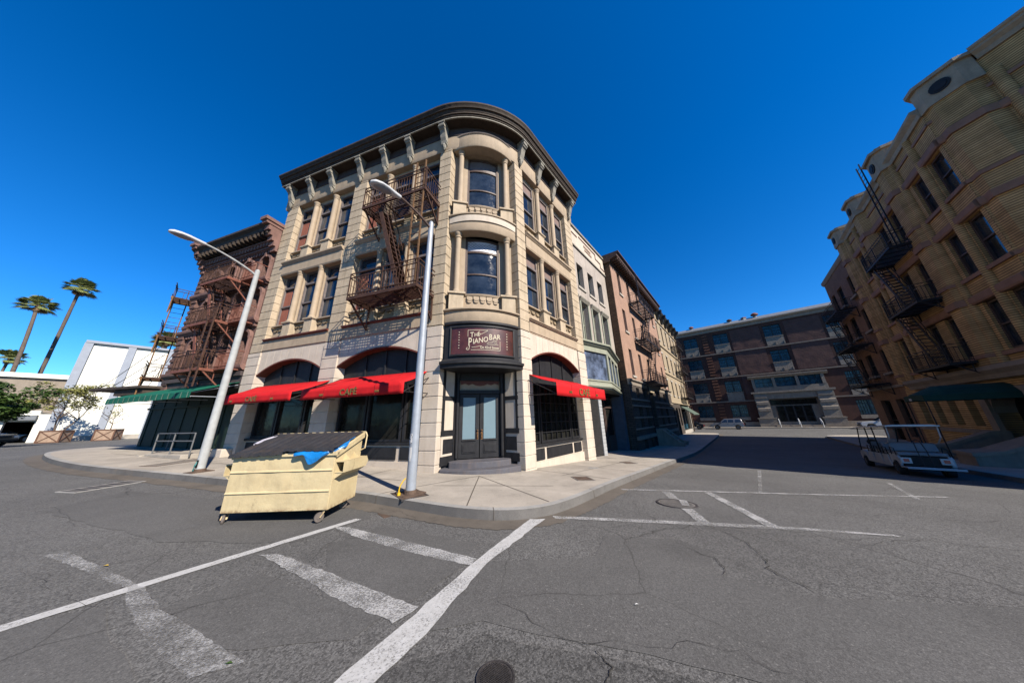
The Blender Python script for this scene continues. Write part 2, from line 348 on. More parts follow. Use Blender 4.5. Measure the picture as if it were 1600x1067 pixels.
# ------------------------------------------------------------------ ground
def lin(a, b, n): return [a+(b-a)*k/n for k in range(n+1)]
def build_ground():
    xs = [-900, -500, -300, -200, -140]+lin(-100, -50, 14)+lin(-49, 60, 218)[0:]+lin(64, 100, 9)+[150, 250, 500, 900]
    ys = [-400, -150, -60]+lin(-20, -2, 12)+lin(-1.5, 60, 123)+lin(64, 100, 9)+[150, 250, 500, 900]
    m = MB(); nx = len(xs); V = [[m.P((x, y, hgt(x, y))) for y in ys] for x in xs]
    for i in range(nx-1):
        for j in range(len(ys)-1): m.F([V[i][j], V[i+1][j], V[i+1][j+1], V[i][j+1]])
    tag(m.build('road', MT['asphalt'], smooth=True), kind='structure')
build_ground()
def sheet(name, poly, dz, mat, step=.35):
    """a thin sheet of road surface or paint lying on the ground, any polygon, cut along a grid"""
    bm = bmesh.new(); vs = [bm.verts.new((x, y, 0)) for x, y in poly]; bm.faces.new(vs)
    xs = [p[0] for p in poly]; ys = [p[1] for p in poly]
    for ax, lo, hi in ((0, min(xs), max(xs)), (1, min(ys), max(ys))):
        k = lo+step
        while k < hi:
            co = [0, 0, 0]; co[ax] = k; no = [0, 0, 0]; no[ax] = 1
            bmesh.ops.bisect_plane(bm, geom=bm.verts[:]+bm.edges[:]+bm.faces[:], plane_co=co, plane_no=no); k += step
    for v in bm.verts: v.co.z = hgt(v.co.x, v.co.y)+dz
    bmesh.ops.recalc_face_normals(bm, faces=bm.faces)
    for f in bm.faces:
        if f.normal.z < 0: f.normal_flip()
    me = bpy.data.meshes.new(name); bm.to_mesh(me); bm.free(); me.materials.append(mat)
    o = bpy.data.objects.new(name, me); COL.objects.link(o); return tag(o, kind='structure')
def ragged(poly, amp, step=.25, seed=1):
    out = []; rnd = random.Random(seed)
    for k in range(len(poly)):
        a, b = Vector(poly[k]), Vector(poly[(k+1) % len(poly)]); n = max(1, int((b-a).length/step))
        for j in range(n):
            p = a.lerp(b, j/n); out.append((p.x+rnd.uniform(-amp, amp), p.y+rnd.uniform(-amp, amp)))
    return out
# repairs and paint (world metres, measured on the sloping ground)
sheet('asphalt_repair', ragged([(1.3, 4.45), (2.25, 4.25), (2.42, 3.95), (2.1, 3.4), (2.7, 3.0), (6.6, 2.6), (9.5, 2.1), (6, 1.1), (1.9, 2.05), (.9, 2.40), (.1, 2.62), (-.3, 2.74), (-.95, 2.62), (-.45, 3.7), (.66, 3.75), (.95, 3.8)], .02), .004, MT['asph_smooth'])
sheet('asphalt_repair', ragged([(-.62, 3.62), (-1.3, 2.6), (-2.3, 2.5), (-3.3, 3.0), (-3.0, 3.55), (-1.9, 3.1), (-2.6, 4.2), (-2.2, 4.9), (-.55, 4.2)], .03, seed=3), .004, MT['asph_smooth'])
sheet('asphalt_repair', ragged([(-5.2, 4.4), (-3.2, 4.3), (-2.6, 5.3), (-3.2, 6.0), (-6, 6.3), (-9.5, 7.0), (-9.0, 5.6)], .04, seed=4), .004, MT['asph_smooth'])
sheet('asphalt_repair', ragged([(-2.4, 1.7), (-4.6, 1.8), (-5.6, 2.7), (-4.4, 2.72), (-3.9, 3.0), (-2.2, 2.1)], .03, seed=5), .004, MT['asph_smooth'])
sheet('asphalt_repair', ragged([(-.3, 2.6), (.85, 2.3), (1.7, 1.95), (1.5, 1.2), (-1.8, 1.2), (-1.5, 2.0)], .03, seed=6), .004, MT['asph_dark'])
sheet('road_line', ragged([(-4.75, 2.32), (-4.65, 2.20), (-2.70, 5.19), (-2.83, 5.23)], .006, .12), .008, MT['paint1'])
sheet('road_line', ragged([(.48, 5.12), (.22, 5.12), (-.54, 3.66), (-1.02, 2.62), (-1.45, 1.75), (-1.2, 1.7), (-.75, 2.62), (-.36, 3.66)], .012, .12, 2), .008, MT['paint1'])
sheet('road_line', ragged([(-6.15, 3.98), (-5.95, 4.06), (-3.86, 3.28), (-3.4, 3.02), (-2.7, 2.72), (-1.95, 2.40), (-2.2, 2.28), (-2.9, 2.58), (-3.75, 3.06), (-4.1, 3.3)], .012, .07, 3), .008, MT['paint3'])
sheet('road_line', ragged([(-3.35, 3.98), (-3.05, 3.97), (-1.95, 3.44), (-.9, 2.93), (-1.05, 2.74), (-1.75, 3.08), (-2.4, 3.46)], .013, .07, 4), .008, MT['paint2'])
sheet('road_line', ragged([(-2.98, 4.86), (-2.7, 4.84), (-1.49, 4.27), (-.50, 3.78), (-.55, 3.62), (-1.42, 3.99), (-2.36, 4.46)], .01, .07, 5), .008, MT['paint2'])
sheet('road_line', ragged([(.62, 5.28), (3.06, 4.96), (4.33, 4.76), (5.5, 4.47), (5.5, 4.40), (4.33, 4.62), (3.0, 4.8), (.66, 5.15)], .012, .15, 6), .008, MT['paint2'])
sheet('road_line', ragged([(2.7, 7.52), (4.69, 7.38), (7.48, 7.17), (10.2, 7.06), (10.2, 6.98), (7.48, 7.06), (4.69, 7.25), (2.7, 7.38)], .012, .15, 7), .008, MT['paint2'])
sheet('road_line', ragged([(3.60, 7.25), (3.80, 7.25), (3.15, 4.9), (2.96, 4.9)], .012, .12, 8), .0085, MT['paint2'])
sheet('road_line', ragged([(4.62, 7.2), (4.80, 7.2), (4.10, 4.72), (3.92, 4.72)], .012, .12, 9), .0085, MT['paint2'])
sheet('road_line', ragged([(9.68, 11.5), (9.78, 11.45), (6.03, 7.2), (5.93, 7.2)], .01, .3, 10), .0085, MT['paint3'])
sheet('road_line', ragged([(11.3, 8.9), (11.35, 8.84), (9.2, 6.75), (9.12, 6.80)], .01, .3, 11), .0085, MT['paint3'])
def crack(pts, w, seed):
    rnd = random.Random(seed); P = [Vector((*p, 0)) for p in pts]
    for _ in range(4):
        Q = [P[0]]
        for a, b in zip(P, P[1:]):
            L = (b-a).length; d = Vector((-(b-a).y, (b-a).x, 0)); Q += [(a+b)/2+d*rnd.uniform(-.16, .16), b]
        P = Q
    n = len(P); left = []; right = []
    for k, p in enumerate(P):
        t = (P[min(k+1, n-1)]-P[max(k-1, 0)]).normalized(); q = Vector((-t.y, t.x, 0)); ww = w*.62*rnd.uniform(.15, 1)*min(1, 6*(n-1-k)/n+.15)
        left.append(p+q*ww/2); right.append(p-q*ww/2)
    m = MB()
    L = [m.P((p.x, p.y, hgt(p.x, p.y)+.011)) for p in left]; R = [m.P((p.x, p.y, hgt(p.x, p.y)+.011)) for p in right]
    for k in range(n-1): m.F([R[k], R[k+1], L[k+1], L[k]])
    tag(m.build('crack', MT['shade_crack']), kind='structure')
MT['shade_crack'] = plain('crack_filler', (.04, .036, .032), .95, .3, 9, bs=0)
for k, (pts, w) in enumerate([([(2.95, 4.85), (3.1, 4.2), (2.75, 3.5), (2.85, 3.0)], .022), ([(2.2, 4.0), (2.35, 3.75), (2.15, 3.3)], .018), ([(2.9, 4.9), (4.6, 4.1), (6.3, 3.9), (9, 2.9)], .014),
        ([(3.5, 4.6), (5.5, 4.3), (7.4, 3.6)], .012), ([(5.1, 6.9), (8.2, 6.1), (10.5, 4.1)], .014), ([(6, 5.6), (9.4, 4.4), (12, 3.2)], .012), ([(3.0, 4.8), (3.6, 4.1), (3.9, 3.4)], .014), ([(.55, 2.43), (.62, 2.3), (.5, 2.0)], .02),
        ([(-.2, 3.0), (.6, 2.5), (1.8, 2.15), (3.6, 1.6)], .008), ([(-3.6, 5.9), (-6.5, 6.5), (-10, 6.9)], .012), ([(3.8, 9.0), (2.7, 7.0), (2.2, 5.3), (2.6, 4.6)], .012), ([(-5.8, 3.6), (-4.3, 3.1), (-2.6, 2.9)], .006), ([(-2.7, 5.8), (-2.2, 5.6), (-1.6, 5.0), (-1.0, 4.8)], .01), ([(7.5, 7.4), (9.4, 8.2), (12.5, 7.9)], .012)]): crack(pts, w, k)
def strip_surface(name, outer, inner, dz, mat, n=6, kerb=True, name_k='kerb'):
    """pavement between a kerb line and an inner line, both lists of plan points"""
    def refine(L, k=8):
        out = []
        for a, b in zip(L, L[1:]): out += [(a[0]+(b[0]-a[0])*j/k, a[1]+(b[1]-a[1])*j/k) for j in range(k)]
        return out+[L[-1]]
    def smooth(L):
        for _ in range(2):
            L = [L[0]]+[q for a, b in zip(L, L[1:]) for q in ((a[0]*.75+b[0]*.25, a[1]*.75+b[1]*.25), (a[0]*.25+b[0]*.75, a[1]*.25+b[1]*.75))]+[L[-1]]
        return L
    O = refine(smooth(outer), 4); I = refine(smooth(inner), 4); m = MB()
    V = [[m.P((a[0]+(b[0]-a[0])*j/n, a[1]+(b[1]-a[1])*j/n, hgt(a[0]+(b[0]-a[0])*j/n, a[1]+(b[1]-a[1])*j/n)+dz)) for j in range(n+1)] for a, b in zip(O, I)]
    for i in range(len(V)-1):
        for j in range(n): m.F([V[i][j], V[i][j+1], V[i+1][j+1], V[i+1][j]])
    o = m.build(name, mat); tag(o, kind='structure')
    if kerb:
        m = MB(); mf = MB()
        for k in range(len(O)-1):
            if True:
                a, b = Vector(O[k]), Vector(O[k+1]); c, d = Vector(I[k]), Vector(I[k+1])
                ia = a+(c-a).normalized()*.16; ib = b+(d-b).normalized()*.16
                lo = a-(c-a).normalized()*.02; lb = b-(d-b).normalized()*.02
                z = lambda p, e: (p.x, p.y, hgt(p.x, p.y)+e)
                m.face([z(ia, dz+.004), z(a, dz+.004-.0), z(b, dz+.004), z(ib, dz+.004)])
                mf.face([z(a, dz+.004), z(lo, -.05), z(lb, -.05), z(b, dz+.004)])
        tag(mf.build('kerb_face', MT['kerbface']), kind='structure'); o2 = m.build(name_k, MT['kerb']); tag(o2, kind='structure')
        o2.data.validate()
    return O, I
def pR(s, o): p = FR.w(s, o); return (p.x, p.y)
def pL(s, o): p = FL.w(s, o); return (p.x, p.y)
outer = [pR(41.2, 0), pR(41, 2), pR(40, 3.0), pR(30, 3.0), pR(20, 2.85), pR(9, 2.75), pR(3, 2.8), pR(0, 2.8), (1.55, 6.31), (.87, 5.54), (.40, 5.2), (-.19, 5.05), (-.97, 5.2), (-1.76, 5.56), (-2.7, 6.01), (-3.41, 6.33), (-8.65, 7.85), (-11.69, 8.65), (-15.04, 9.55), (-19.2, 11.3), (-22.6, 13.3), (-24.6, 15.3), (-24.6, 18.5), (-22.0, 23.0), (-12, 37)]
inner = [pR(39.5, -4), pR(38, -4), pR(36, -4), pR(28, -4), pR(20, -4), pR(9, -4), pR(4, -2), pR(1.5, -1), (.3, 9.8), (-.2, 9.9), (-.6, 10), (-1.06, 10), (-1.4, 9.9), (-1.7, 9.8), pL(.1, -1), pL(.6, -1), pL(5.5, -1.2), pL(8.5, -1.2), pL(12, -1.2), pL(15, -1.2), pL(16.5, -1.2), pL(17.5, -2), (-19, 17), (-17.5, 20), (-10, 34)]
O_, I_ = strip_surface('sidewalk', outer, inner, .15, MT['walk'], 8)
m = MB(); rg = random.Random(2); prev = None
for k, (a, b) in enumerate(zip(O_, I_)):
    d = (Vector(a)-Vector(b)).normalized(); p = Vector(a)+d*.01; q = Vector(a)+d*(.42+rg.uniform(-.03, .03))
    cur = (m.P((p.x, p.y, hgt(p.x, p.y)+.006)), m.P((q.x, q.y, hgt(q.x, q.y)+.006)))
    if prev: m.F([prev[0], prev[1], cur[1], cur[0]][::-1])
    prev = cur
m_ = MB(); run = 0
for k in range(1, len(O_)-1):
    run += (Vector(O_[k])-Vector(O_[k-1])).length
    if run < 2.7: continue
    run = 0
    a, b = Vector(O_[k]), Vector(I_[k]); d = (b-a).normalized(); t_ = Vector((-d.y, d.x))*.006
    q = [a-d*.004, a+d*.165]; z = lambda p, e: (p.x, p.y, hgt(p.x, p.y)+e)
    m_.face([z(q[0]-t_, .1565), z(q[1]-t_, .1565), z(q[1]+t_, .1565), z(q[0]+t_, .1565)]); q2 = a-d*.025; m_.face([z(q[0]-t_, .157), z(q[0]+t_, .157), z(q2+t_, .0), z(q2-t_, .0)])
tag(m_.build('kerb_joints', MT['joint']), kind='structure')
MT['gutter'] = concrete('gutter_concrete', (.17, .148, .125)); tag(m.build('gutter', MT['gutter']), kind='structure')
ro = [FRT.w(35+5, 0), FRT.w(38.5, 3.0), FRT.w(36.5, 3.63), FRT.w(25, 3.63), FRT.w(16, 3.63), FRT.w(10, 3.63), FRT.w(5, 3.4), FRT.w(0, 1.5), FRT.w(-5, -3)]
ri = [FRT.w(36, -1), FRT.w(36, -1), FRT.w(34, -1), FRT.w(25, -1), FRT.w(16, -1), FRT.w(12.5, -1.5), FRT.w(11.5, -2.2), FRT.w(9, -4.5), FRT.w(6, -7)]
strip_surface('sidewalk', [(p.x, p.y) for p in ro], [(p.x, p.y) for p in ri], .15, MT['walk'], 5)
fo = [FFAR.w(s, 3.2) for s in (60, 30, 10, 0, -15, -30, -60)]; fi = [FFAR.w(s, -1) for s in (60, 30, 10, 0, -15, -30, -60)]
strip_surface('sidewalk', [(p.x, p.y) for p in fo], [(p.x, p.y) for p in fi], .15, MT['walk'], 3)
def groove(a, b, w=.022):
    d = (Vector(b)-Vector(a)); n = max(2, int(d.length/.4)); q = Vector((-d.y, d.x)).normalized()*w/2; m = MB(); P = []
    for k in range(n+1):
        p = Vector(a)+d*k/n; z = hgt(p.x, p.y)+.1545; P.append((m.P((p.x-q.x, p.y-q.y, z)), m.P((p.x+q.x, p.y+q.y, z))))
    for k in range(n): m.F([P[k][0], P[k+1][0], P[k+1][1], P[k][1]])
    return m
def merged(ms):
    M = MB()
    for m in ms:
        k = len(M.v); M.v += m.v; M.f += [[i+k for i in f] for f in m.f]
    return M
J = [groove(pL(s, .0), pL(s, 2.3)) for s in (1.6, 3.4, 5.2, 7, 8.8, 10.6, 12.4, 14.2, 16)]+[groove(pR(s, 0), pR(s, 2.6)) for s in (.5, 2.6, 4.7, 6.8, 9, 11, 13, 16, 19, 22)]
J += [groove((-1.05, 8.3), (-.9, 5.35)), groove((-1.05, 8.3), (.62, 5.6)), groove((-1.05, 8.3), (-2.9, 6.3)), groove(pL(.2, 1.2), pL(16, 1.2)), groove(pR(0, 1.3), pR(20, 1.3)), groove((-2.0, 7.0), (.9, 7.0), .018)]
for g_ in [merged(J)]: tag(g_.build('sidewalk_joints', MT['joint']), kind='structure')
# ------------------------------------------------------------------ facade builders
def window(root, sg, s0, s1, z0, z1, o, mat_f, mat_g, fw=.07, rail=.5, transom=None, nx=0, nz=0, depth=.07, name='window', board=None):
    """frame (part) with its pane (sub-part); rail = height fraction of the meeting rail, transom = z of a transom bar"""
    m = MB(sg)
    m.box(s0, s0+fw, o-depth, o+.02, z0, z1).box(s1-fw, s1, o-depth, o+.02, z0, z1)
    m.box(s0+fw, s1-fw, o-depth, o+.018, z0, z0+fw).box(s0+fw, s1-fw, o-depth, o+.018, z1-fw, z1)
    zt = transom or z1
    if transom: m.box(s0+fw, s1-fw, o-depth, o+.03, transom-.05, transom+.05)
    if rail: zr = z0+(zt-z0)*rail; m.box(s0+fw, s1-fw, o-depth, o+.012, zr-.035, zr+.035)
    for k in range(1, nx): x = s0+(s1-s0)*k/nx; m.box(x-.014, x+.014, o-depth+.01, o+.006, z0+fw, z1-fw)
    for k in range(1, nz): z = z0+(zt-z0)*k/nz; m.box(s0+fw, s1-fw, o-depth+.012, o+.004, z-.014, z+.014)
    f = m.build(name, mat_f, root)
    g = MB(sg); g.box(s0+fw*.5, s1-fw*.5, o-depth-.03, o-depth+.006, z0+fw*.5, z1-fw*.5); g.build('pane', mat_g, f)
    if board: b = MB(sg); b.box(s1-(s1-s0)*.5, s1-fw, o-depth+.007, o-depth+.02, z0+fw, z0+(zt-z0)*.93); b.build('board', board, f)
    return f
def blocks(m, a, b, c, d, z0, z1, h=.42, gap=.025, inset=.018):
    """pier of stone blocks with raked joints"""
    m.box(a+inset, b-inset, c+.01, d-inset, z0, z1); z = z0
    while z < z1-.05:
        t = min(z+h-gap, z1)
        m.box(a, b, c, d, z, t); z += h
    return m
def text_mesh(txt, size, shear=0, extrude=.004, sx=1):
    c = bpy.data.curves.new('lettering', 'FONT'); c.body = txt; c.size = size; c.extrude = extrude; c.shear = shear
    c.align_x = 'CENTER'; c.align_y = 'BOTTOM_BASELINE'; c.offset = size*.012; c.resolution_u = 3
    o = bpy.data.objects.new('lettering', c); COL.objects.link(o); bpy.context.view_layer.update()
    me = bpy.data.meshes.new_from_object(o); bpy.data.objects.remove(o)
    V = [(v.co.x*sx, v.co.y, v.co.z) for v in me.vertices]; F = [list(p.vertices) for p in me.polygons]; bpy.data.meshes.remove(me); return V, F
def put_text(mb, txt, size, fn, **k):
    """fn maps (x to the reader's right, y up, height above the surface) to a frame-local point without sg"""
    V, F = text_mesh(txt, size, **k); b = len(mb.v)
    for v in V: mb.v.append(fn(*v))
    mb.f += [[i+b for i in f] for f in F]
def bracket(m, s, o0, z1, h=.8, d=.45, w=.2):
    """scrolled console: profile in (o,z) extruded along s, with side eyes and a pendant bud"""
    pf = [(0, z1), (d, z1), (d, z1-h*.14), (d*.97, z1-h*.22), (d*.86, z1-h*.30), (d*.72, z1-h*.33), (d*.60, z1-h*.42), (d*.50, z1-h*.58), (d*.36, z1-h*.72), (d*.30, z1-h*.84), (0, z1-h*.88)]
    m.ext_s([(o0+a, b) for a, b in pf], s-w/2, s+w/2)
    m.box(s-w/2-.03, s+w/2+.03, o0, o0+d+.03, z1-h*.07, z1+.005)
    m.ext_s([(o0+d*.86+cos(t)*.075, z1-h*.2+sin(t)*.075) for t in [2*pi*k/10 for k in range(10)]], s-w/2-.025, s+w/2+.025)
    m.ext_s([(o0+d*.22+cos(t)*.055, z1-h*.72+sin(t)*.055) for t in [2*pi*k/8 for k in range(8)]], s-w/2-.02, s+w/2+.02)
    m.lathe(s, o0+d*.14, [(.085, z1-h*.82), (.10, z1-h*.90), (.07, z1-h*1.0), (.02, z1-h*1.08)], 8)
    return m
def swag(m, s0, s1, o, z, n=3):
    """carved swags under a sill"""
    w = (s1-s0)/n
    for k in range(n):
        c = s0+w*(k+.5)
        for r, dz, pr in ((w*.44, 0, .045), (w*.36, -.075, .06)):
            pl = [(c+cos(t)*r, z+dz+sin(t)*r*.55) for t in [pi+pi*j/8 for j in range(9)]]
            m.ext_o(pl, o, o+pr)
        for e in (-.36, 0, .36): m.box(c+e*w-.02, c+e*w+.02, o, o+.03, z-w*.34-.05+abs(e)*.1, z-w*.34-.02+abs(e)*.1)
    return m
# ================================================================== the corner building
A = MT
def arc(x0, x1, ye, ym, n=16):
    """plan arc through (x0,ye), middle ym, (x1,ye)"""
    a = (x1-x0)/2; h = ym-ye; R = (a*a+h*h)/(2*h); cx = (x0+x1)/2; cy = ym-R; t = math.asin(a/R)
    return [(cx+R*sin(-t+2*t*k/n), cy+R*cos(-t+2*t*k/n)) for k in range(n+1)]
def storefront_bay(root, sg, a, b, zg, grid=False):
    """arched shopfront between piers a..b"""
    c = (a+b)/2; hw = (b-a)/2; zs, zc = 3.84, 4.42; hh = zc-zs; R = (hw*hw+hh*hh)/(2*hh); zz = zc-R
    za = lambda s: zz+sqrt(max(R*R-(s-c)**2, 0))
    m = MB(sg); n = 9
    for k in range(n):
        s0 = a+(b-a)*k/n+.005; s1 = a+(b-a)*(k+1)/n-.005; t = [s0+(s1-s0)*j/4 for j in range(5)]
        m.ext_o([(s, za(s)) for s in t]+[(s1, 4.92), (s0, 4.92)], -.30, -.06)
    m.box(a, b, -.32, -.075, 4.5, 4.92)
    m.build('arch_wall', A['cream'], root)
    m = MB(sg); t = [a+(b-a)*j/28 for j in range(29)]
    for p, q in zip(t, t[1:]): m.ext_o([(p, za(p)-.055), (q, za(q)-.055), (q, za(q)+.004), (p, za(p)+.004)], -.5, -.045)
    m.build('arch_trim', A['rusttrim'], root)
    m = MB(sg); m.ext_o([(a, 2.9)]+[(b, 2.9)]+[(s, za(s)-.04) for s in t[::-1]], -.46, -.42)
    for f in (.27, .5, .73): s = a+(b-a)*f; m.box(s-.03, s+.03, -.42, -.37, 2.9, za(s)-.05)
    m.box(a, b, -.44, -.34, 3.0, 3.14)
    m.build('fanlight_panel', A['black'], root)
    zb = zg+.75
    if grid:
        for f0, f1, nx in ((0, .20, 2), (.20, .80, 6), (.80, 1, 2)):
            s0, s1 = a+(b-a)*f0, a+(b-a)*f1
            window(root, sg, s0+.03, s1-.03, zb+.08, 3.0, -.34, A['black'], A['glass_dim'], .09, rail=0, nx=nx, nz=6, name='shop_window')
    else:
        for f0, f1 in ((.02, .24), (.24, .64), (.64, .98)):
            s0, s1 = a+(b-a)*f0, a+(b-a)*f1
            window(root, sg, s0+.03, s1-.03, zb+.08, 3.0, -.36, A['black'], A['glass_dim'], .085, rail=0, name='shop_window')
    m = MB(sg); m.box(a, b, -.48, -.2, zb-.02, zb+.07); m.build('sill', A['black'], root, bevel=.01)
    m = MB(sg); m.box(a, b, -.45, -.27, zg-.5, zb-.02); m.box(a, b, -.27, -.2, zg-.5, zg+.22)
    m.build('stall_riser', A['cream'], root)
    for f0, f1 in ((.03, .22), (.26, .76), (.80, .97)):
        m = MB(sg); s0, s1 = a+(b-a)*f0, a+(b-a)*f1; m.box(s0, s1, -.27, -.235, zg+.27, zb-.08); m.box(s0+.05, s1-.05, -.235, -.225, zg+.33, zb-.14)
        m.build('riser_panel', A['black'], root, bevel=.006)
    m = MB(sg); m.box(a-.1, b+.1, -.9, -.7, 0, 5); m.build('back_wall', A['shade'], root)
def upper_bay(root, sg, a, b, z0, zt, top):
    """panel zone, three sash windows between two round columns, z0 = belt top, zt = window head"""
    zs = z0+.68
    m = MB(sg)
    cs = [a+(b-a)*.325, a+(b-a)*.675]; cw = .19
    holes = [(a+.06, cs[0]-cw, zs+.03, zt), (cs[0]+cw, cs[1]-cw, zs+.03, zt), (cs[1]+cw, b-.06, zs+.03, zt)]
    m.wall(a, b, z0-.1, top, -.42, -.27, holes); m.build('wall', A['tan2'], root)
    for s0, s1, _, _ in holes:
        m = MB(sg); swag(m, s0+.02, s1-.02, -.27, zs-.12, 3); m.build('carved_swags', A['swag'], root)
        m = MB(sg); m.box(s0-.03, s1+.03, -.3, -.13, zs-.03, zs+.035); m.build('sill', A['tan2'], root, bevel=.012)
    for c in cs:
        m = MB(sg); m.box(c-.25, c+.25, -.3, .0, z0, zs-.03); m.box(c-.31, c+.31, -.3, .06, zs-.03, zs+.04); m.box(c-.27, c+.27, -.3, .02, zs-.07, zs-.03)
        m.box(c-.27, c+.27, -.3, .02, z0, z0+.09)
        m.build('pedestal', A['tan'], root, bevel=.01)
        m = MB(sg); r = .125; m.box(c-.16, c+.16, -.3, -.2, zs+.04, zt)
        m.lathe(c, -.13, [(r*1.35, zs+.04), (r*1.35, zs+.10), (r*1.08, zs+.13), (r, zs+.2), (r*.96, zt-.22), (r*1.12, zt-.2), (r*1.12, zt-.17), (r*.96, zt-.15), (r*1.2, zt-.08), (r*1.35, zt-.04), (r*1.35, zt)], 14)
        m.build('column', A['tan2'], root, smooth=True)
    for k, (s0, s1, z, t) in enumerate(holes):
        window(root, sg, s0, s1, z, t, -.30, A['greywood'], A['glass'], .065, rail=.5, transom=z+(t-z)*.76, board=A['drape'] if (sg == 1 and k == 2) else None)
        if sg < 0: m = MB(sg); m.box(s0+.05, s1-.05, -.36, -.345, z+(t-z)*.78, t-.05); m.build('blind', A['blind'], root)
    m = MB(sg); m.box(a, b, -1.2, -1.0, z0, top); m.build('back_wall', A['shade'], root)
def corner_building():
    root = thing('corner_building', 'three storey tan corner building with rounded bay, dark bracketed cornice and café awnings', 'building', FC)
    FCx = FC
    # ---- left facade
    use(FC, FL)
    for a, b, z in ((0, .62, -.1), (4.82, 5.68, 0), (9.72, 10.6, .1)):
        m = MB(); blocks(m, a, b, -.55 if a else -.36, 0, z, 4.9); m.build('pier', A['cream'], root, bevel=.012)
        m = MB(); blocks(m, a+.02, b-.02, -.5 if a else -.75, -.02, 4.94, 13.42); m.build('pier_upper', A['tan'], root, bevel=.012)
    for a, b, z in ((.62, 4.82, .14), (5.68, 9.72, .3)):
        storefront_bay(root, 1, a, b, z)
        upper_bay(root, 1, a, b, 5.52, 8.93, 9.3); upper_bay(root, 1, a, b, 9.68, 13.2, 13.6)
        m = MB(); m.ext_s([(-.4, 4.92), (-.05, 4.92), (-.05, 4.96), (-.02, 4.98), (-.02, 5.42), (-.4, 5.42)], a, b).build('belt', A['tan2'], root)
        m = MB(); m.ext_s([(-.4, 5.42), (.0, 5.42), (.04, 5.46), (.07, 5.47), (.07, 5.52), (-.4, 5.54)], a-.05, b+.02).build('belt_cap', A['rusttrim'], root)
        m = MB(); m.ext_s([(-.4, 8.93), (-.02, 8.93), (.01, 9.0), (.01, 9.5), (-.4, 9.5)], a, b).build('belt', A['tan2'], root)
        m = MB(); m.ext_s([(-.4, 9.5), (.03, 9.5), (.10, 9.58), (.13, 9.60), (.13, 9.68), (-.4, 9.70)], a-.05, b+.02).build('belt_cap', A['tan2'], root)
    m = MB(); m.box(10.3, 10.6, -9, -.5, 0, 14.9); m.build('side_wall', A['tan'], root)
    # ---- right facade
    use(FC, FR)
    for a, b, z in ((0, .62, -.4), (4.72, 5.55, -.6)):
        m = MB(-1); blocks(m, a, b, -.36 if not a else -.55, 0, z, 4.9); m.build('pier', A['cream'], root, bevel=.012)
        m = MB(-1); blocks(m, a+.02, b-.02, -.75 if not a else -.5, -.02, 4.94, 13.42); m.build('pier_upper', A['tan'], root, bevel=.012)
    a, b = .62, 4.72
    storefront_bay(root, -1, a, b, -.12, grid=True)
    upper_bay(root, -1, a, b, 5.52, 8.93, 9.3); upper_bay(root, -1, a, b, 9.68, 13.2, 13.6)
    m = MB(-1); m.ext_s([(-.4, 4.92), (-.05, 4.92), (-.05, 4.96), (-.02, 4.98), (-.02, 5.4), (-.4, 5.4)], a, b).build('belt', A['tan2'], root)
    m = MB(-1); m.ext_s([(-.4, 5.4), (.0, 5.4), (.01, 5.43), (.05, 5.44), (.06, 5.48), (.10, 5.49), (.10, 5.52), (-.4, 5.54)], a-.02, b+.02).build('belt_cap', A['tan2'], root)
    m = MB(-1); m.ext_s([(-.4, 8.93), (-.02, 8.93), (.01, 9.0), (.01, 9.5), (-.4, 9.5)], a, b).build('belt', A['tan2'], root)
    m = MB(-1); m.ext_s([(-.4, 9.5), (.03, 9.5), (.10, 9.58), (.13, 9.60), (.13, 9.68), (-.4, 9.70)], a-.02, b+.02).build('belt_cap', A['tan2'], root)
    m = MB(-1); m.box(5.25, 5.55, -9, -.5, -1, 14.9); m.build('side_wall', A['tan'], root)
    # ---- rounded corner bay (chord frame)
    use(FC, FC)
    X = 1.36
    for z0, z1, ym, cap in ((4.98, 5.42, .27, 0), (8.93, 9.35, .27, 0), (13.35, 14.1, .40, 0)):
        m = MB(-1); m.sweep(arc(-X, X, -.12, ym), [(0, z0), (.03, z0+.04), (.03, z1), (-.4, z1), (-.4, z0)]); m.build('curved_belt', A['tan2'], root, smooth=True)
    for z0, ym, mt in ((5.42, .27, 'tan2'), (9.62, .27, 'tan2')):
        m = MB(-1); m.sweep(arc(-X-.02, X+.02, -.12, ym), [(-.5, z0), (.03, z0), (.08, z0+.04), (.11, z0+.05), (.11, z0+.1), (-.5, z0+.12)]); m.build('belt_cap', A[mt], root, smooth=True)
    m = MB(-1); m.sweep(arc(-X, X, -.12, .30), [(-.4, 9.35), (.05, 9.35), (.06, 9.62), (-.4, 9.62)]); m.build('curved_band', A['cream'], root, smooth=True)
    for z0, zt in ((5.54, 8.93), (9.74, 13.35)):
        zs = z0+.66; P = arc(-X, X, -.42, -.06)
        m = MB(-1); m.sweep(P, [(-.12, z0-.02), (0, z0-.02), (0, zs), (-.12, zs)]); m.build('curved_panel', A['tan2'], root, smooth=True)
        m = MB(-1); C_ = arc(-.66, .66, -.2+.03, -.06+.035, 10)
        for k in range(5):
            x = -.5+k*.25; y = -.06+.01-(x*x)*.19
            for r, dz, pr in ((.105, 0, .05), (.09, -.09, .035)):
                m.ext_o([(x+cos(t)*r, zs-.16+dz+sin(t)*r*.8) for t in [pi+pi*j/8 for j in range(9)]], y, y+pr)
            m.box(x-.11, x+.11, y-.02, y+.03, zs-.16, zs-.06)
        m.build('carved_swags', A['tan2'], root)
        m = MB(-1); m.sweep(arc(-.72, .72, -.2, -.07, 10), [(-.1, zs-.05), (.06, zs-.05), (.10, zs), (.10, zs+.03), (-.1, zs+.05)]); m.build('sill', A['tan2'], root, smooth=True)
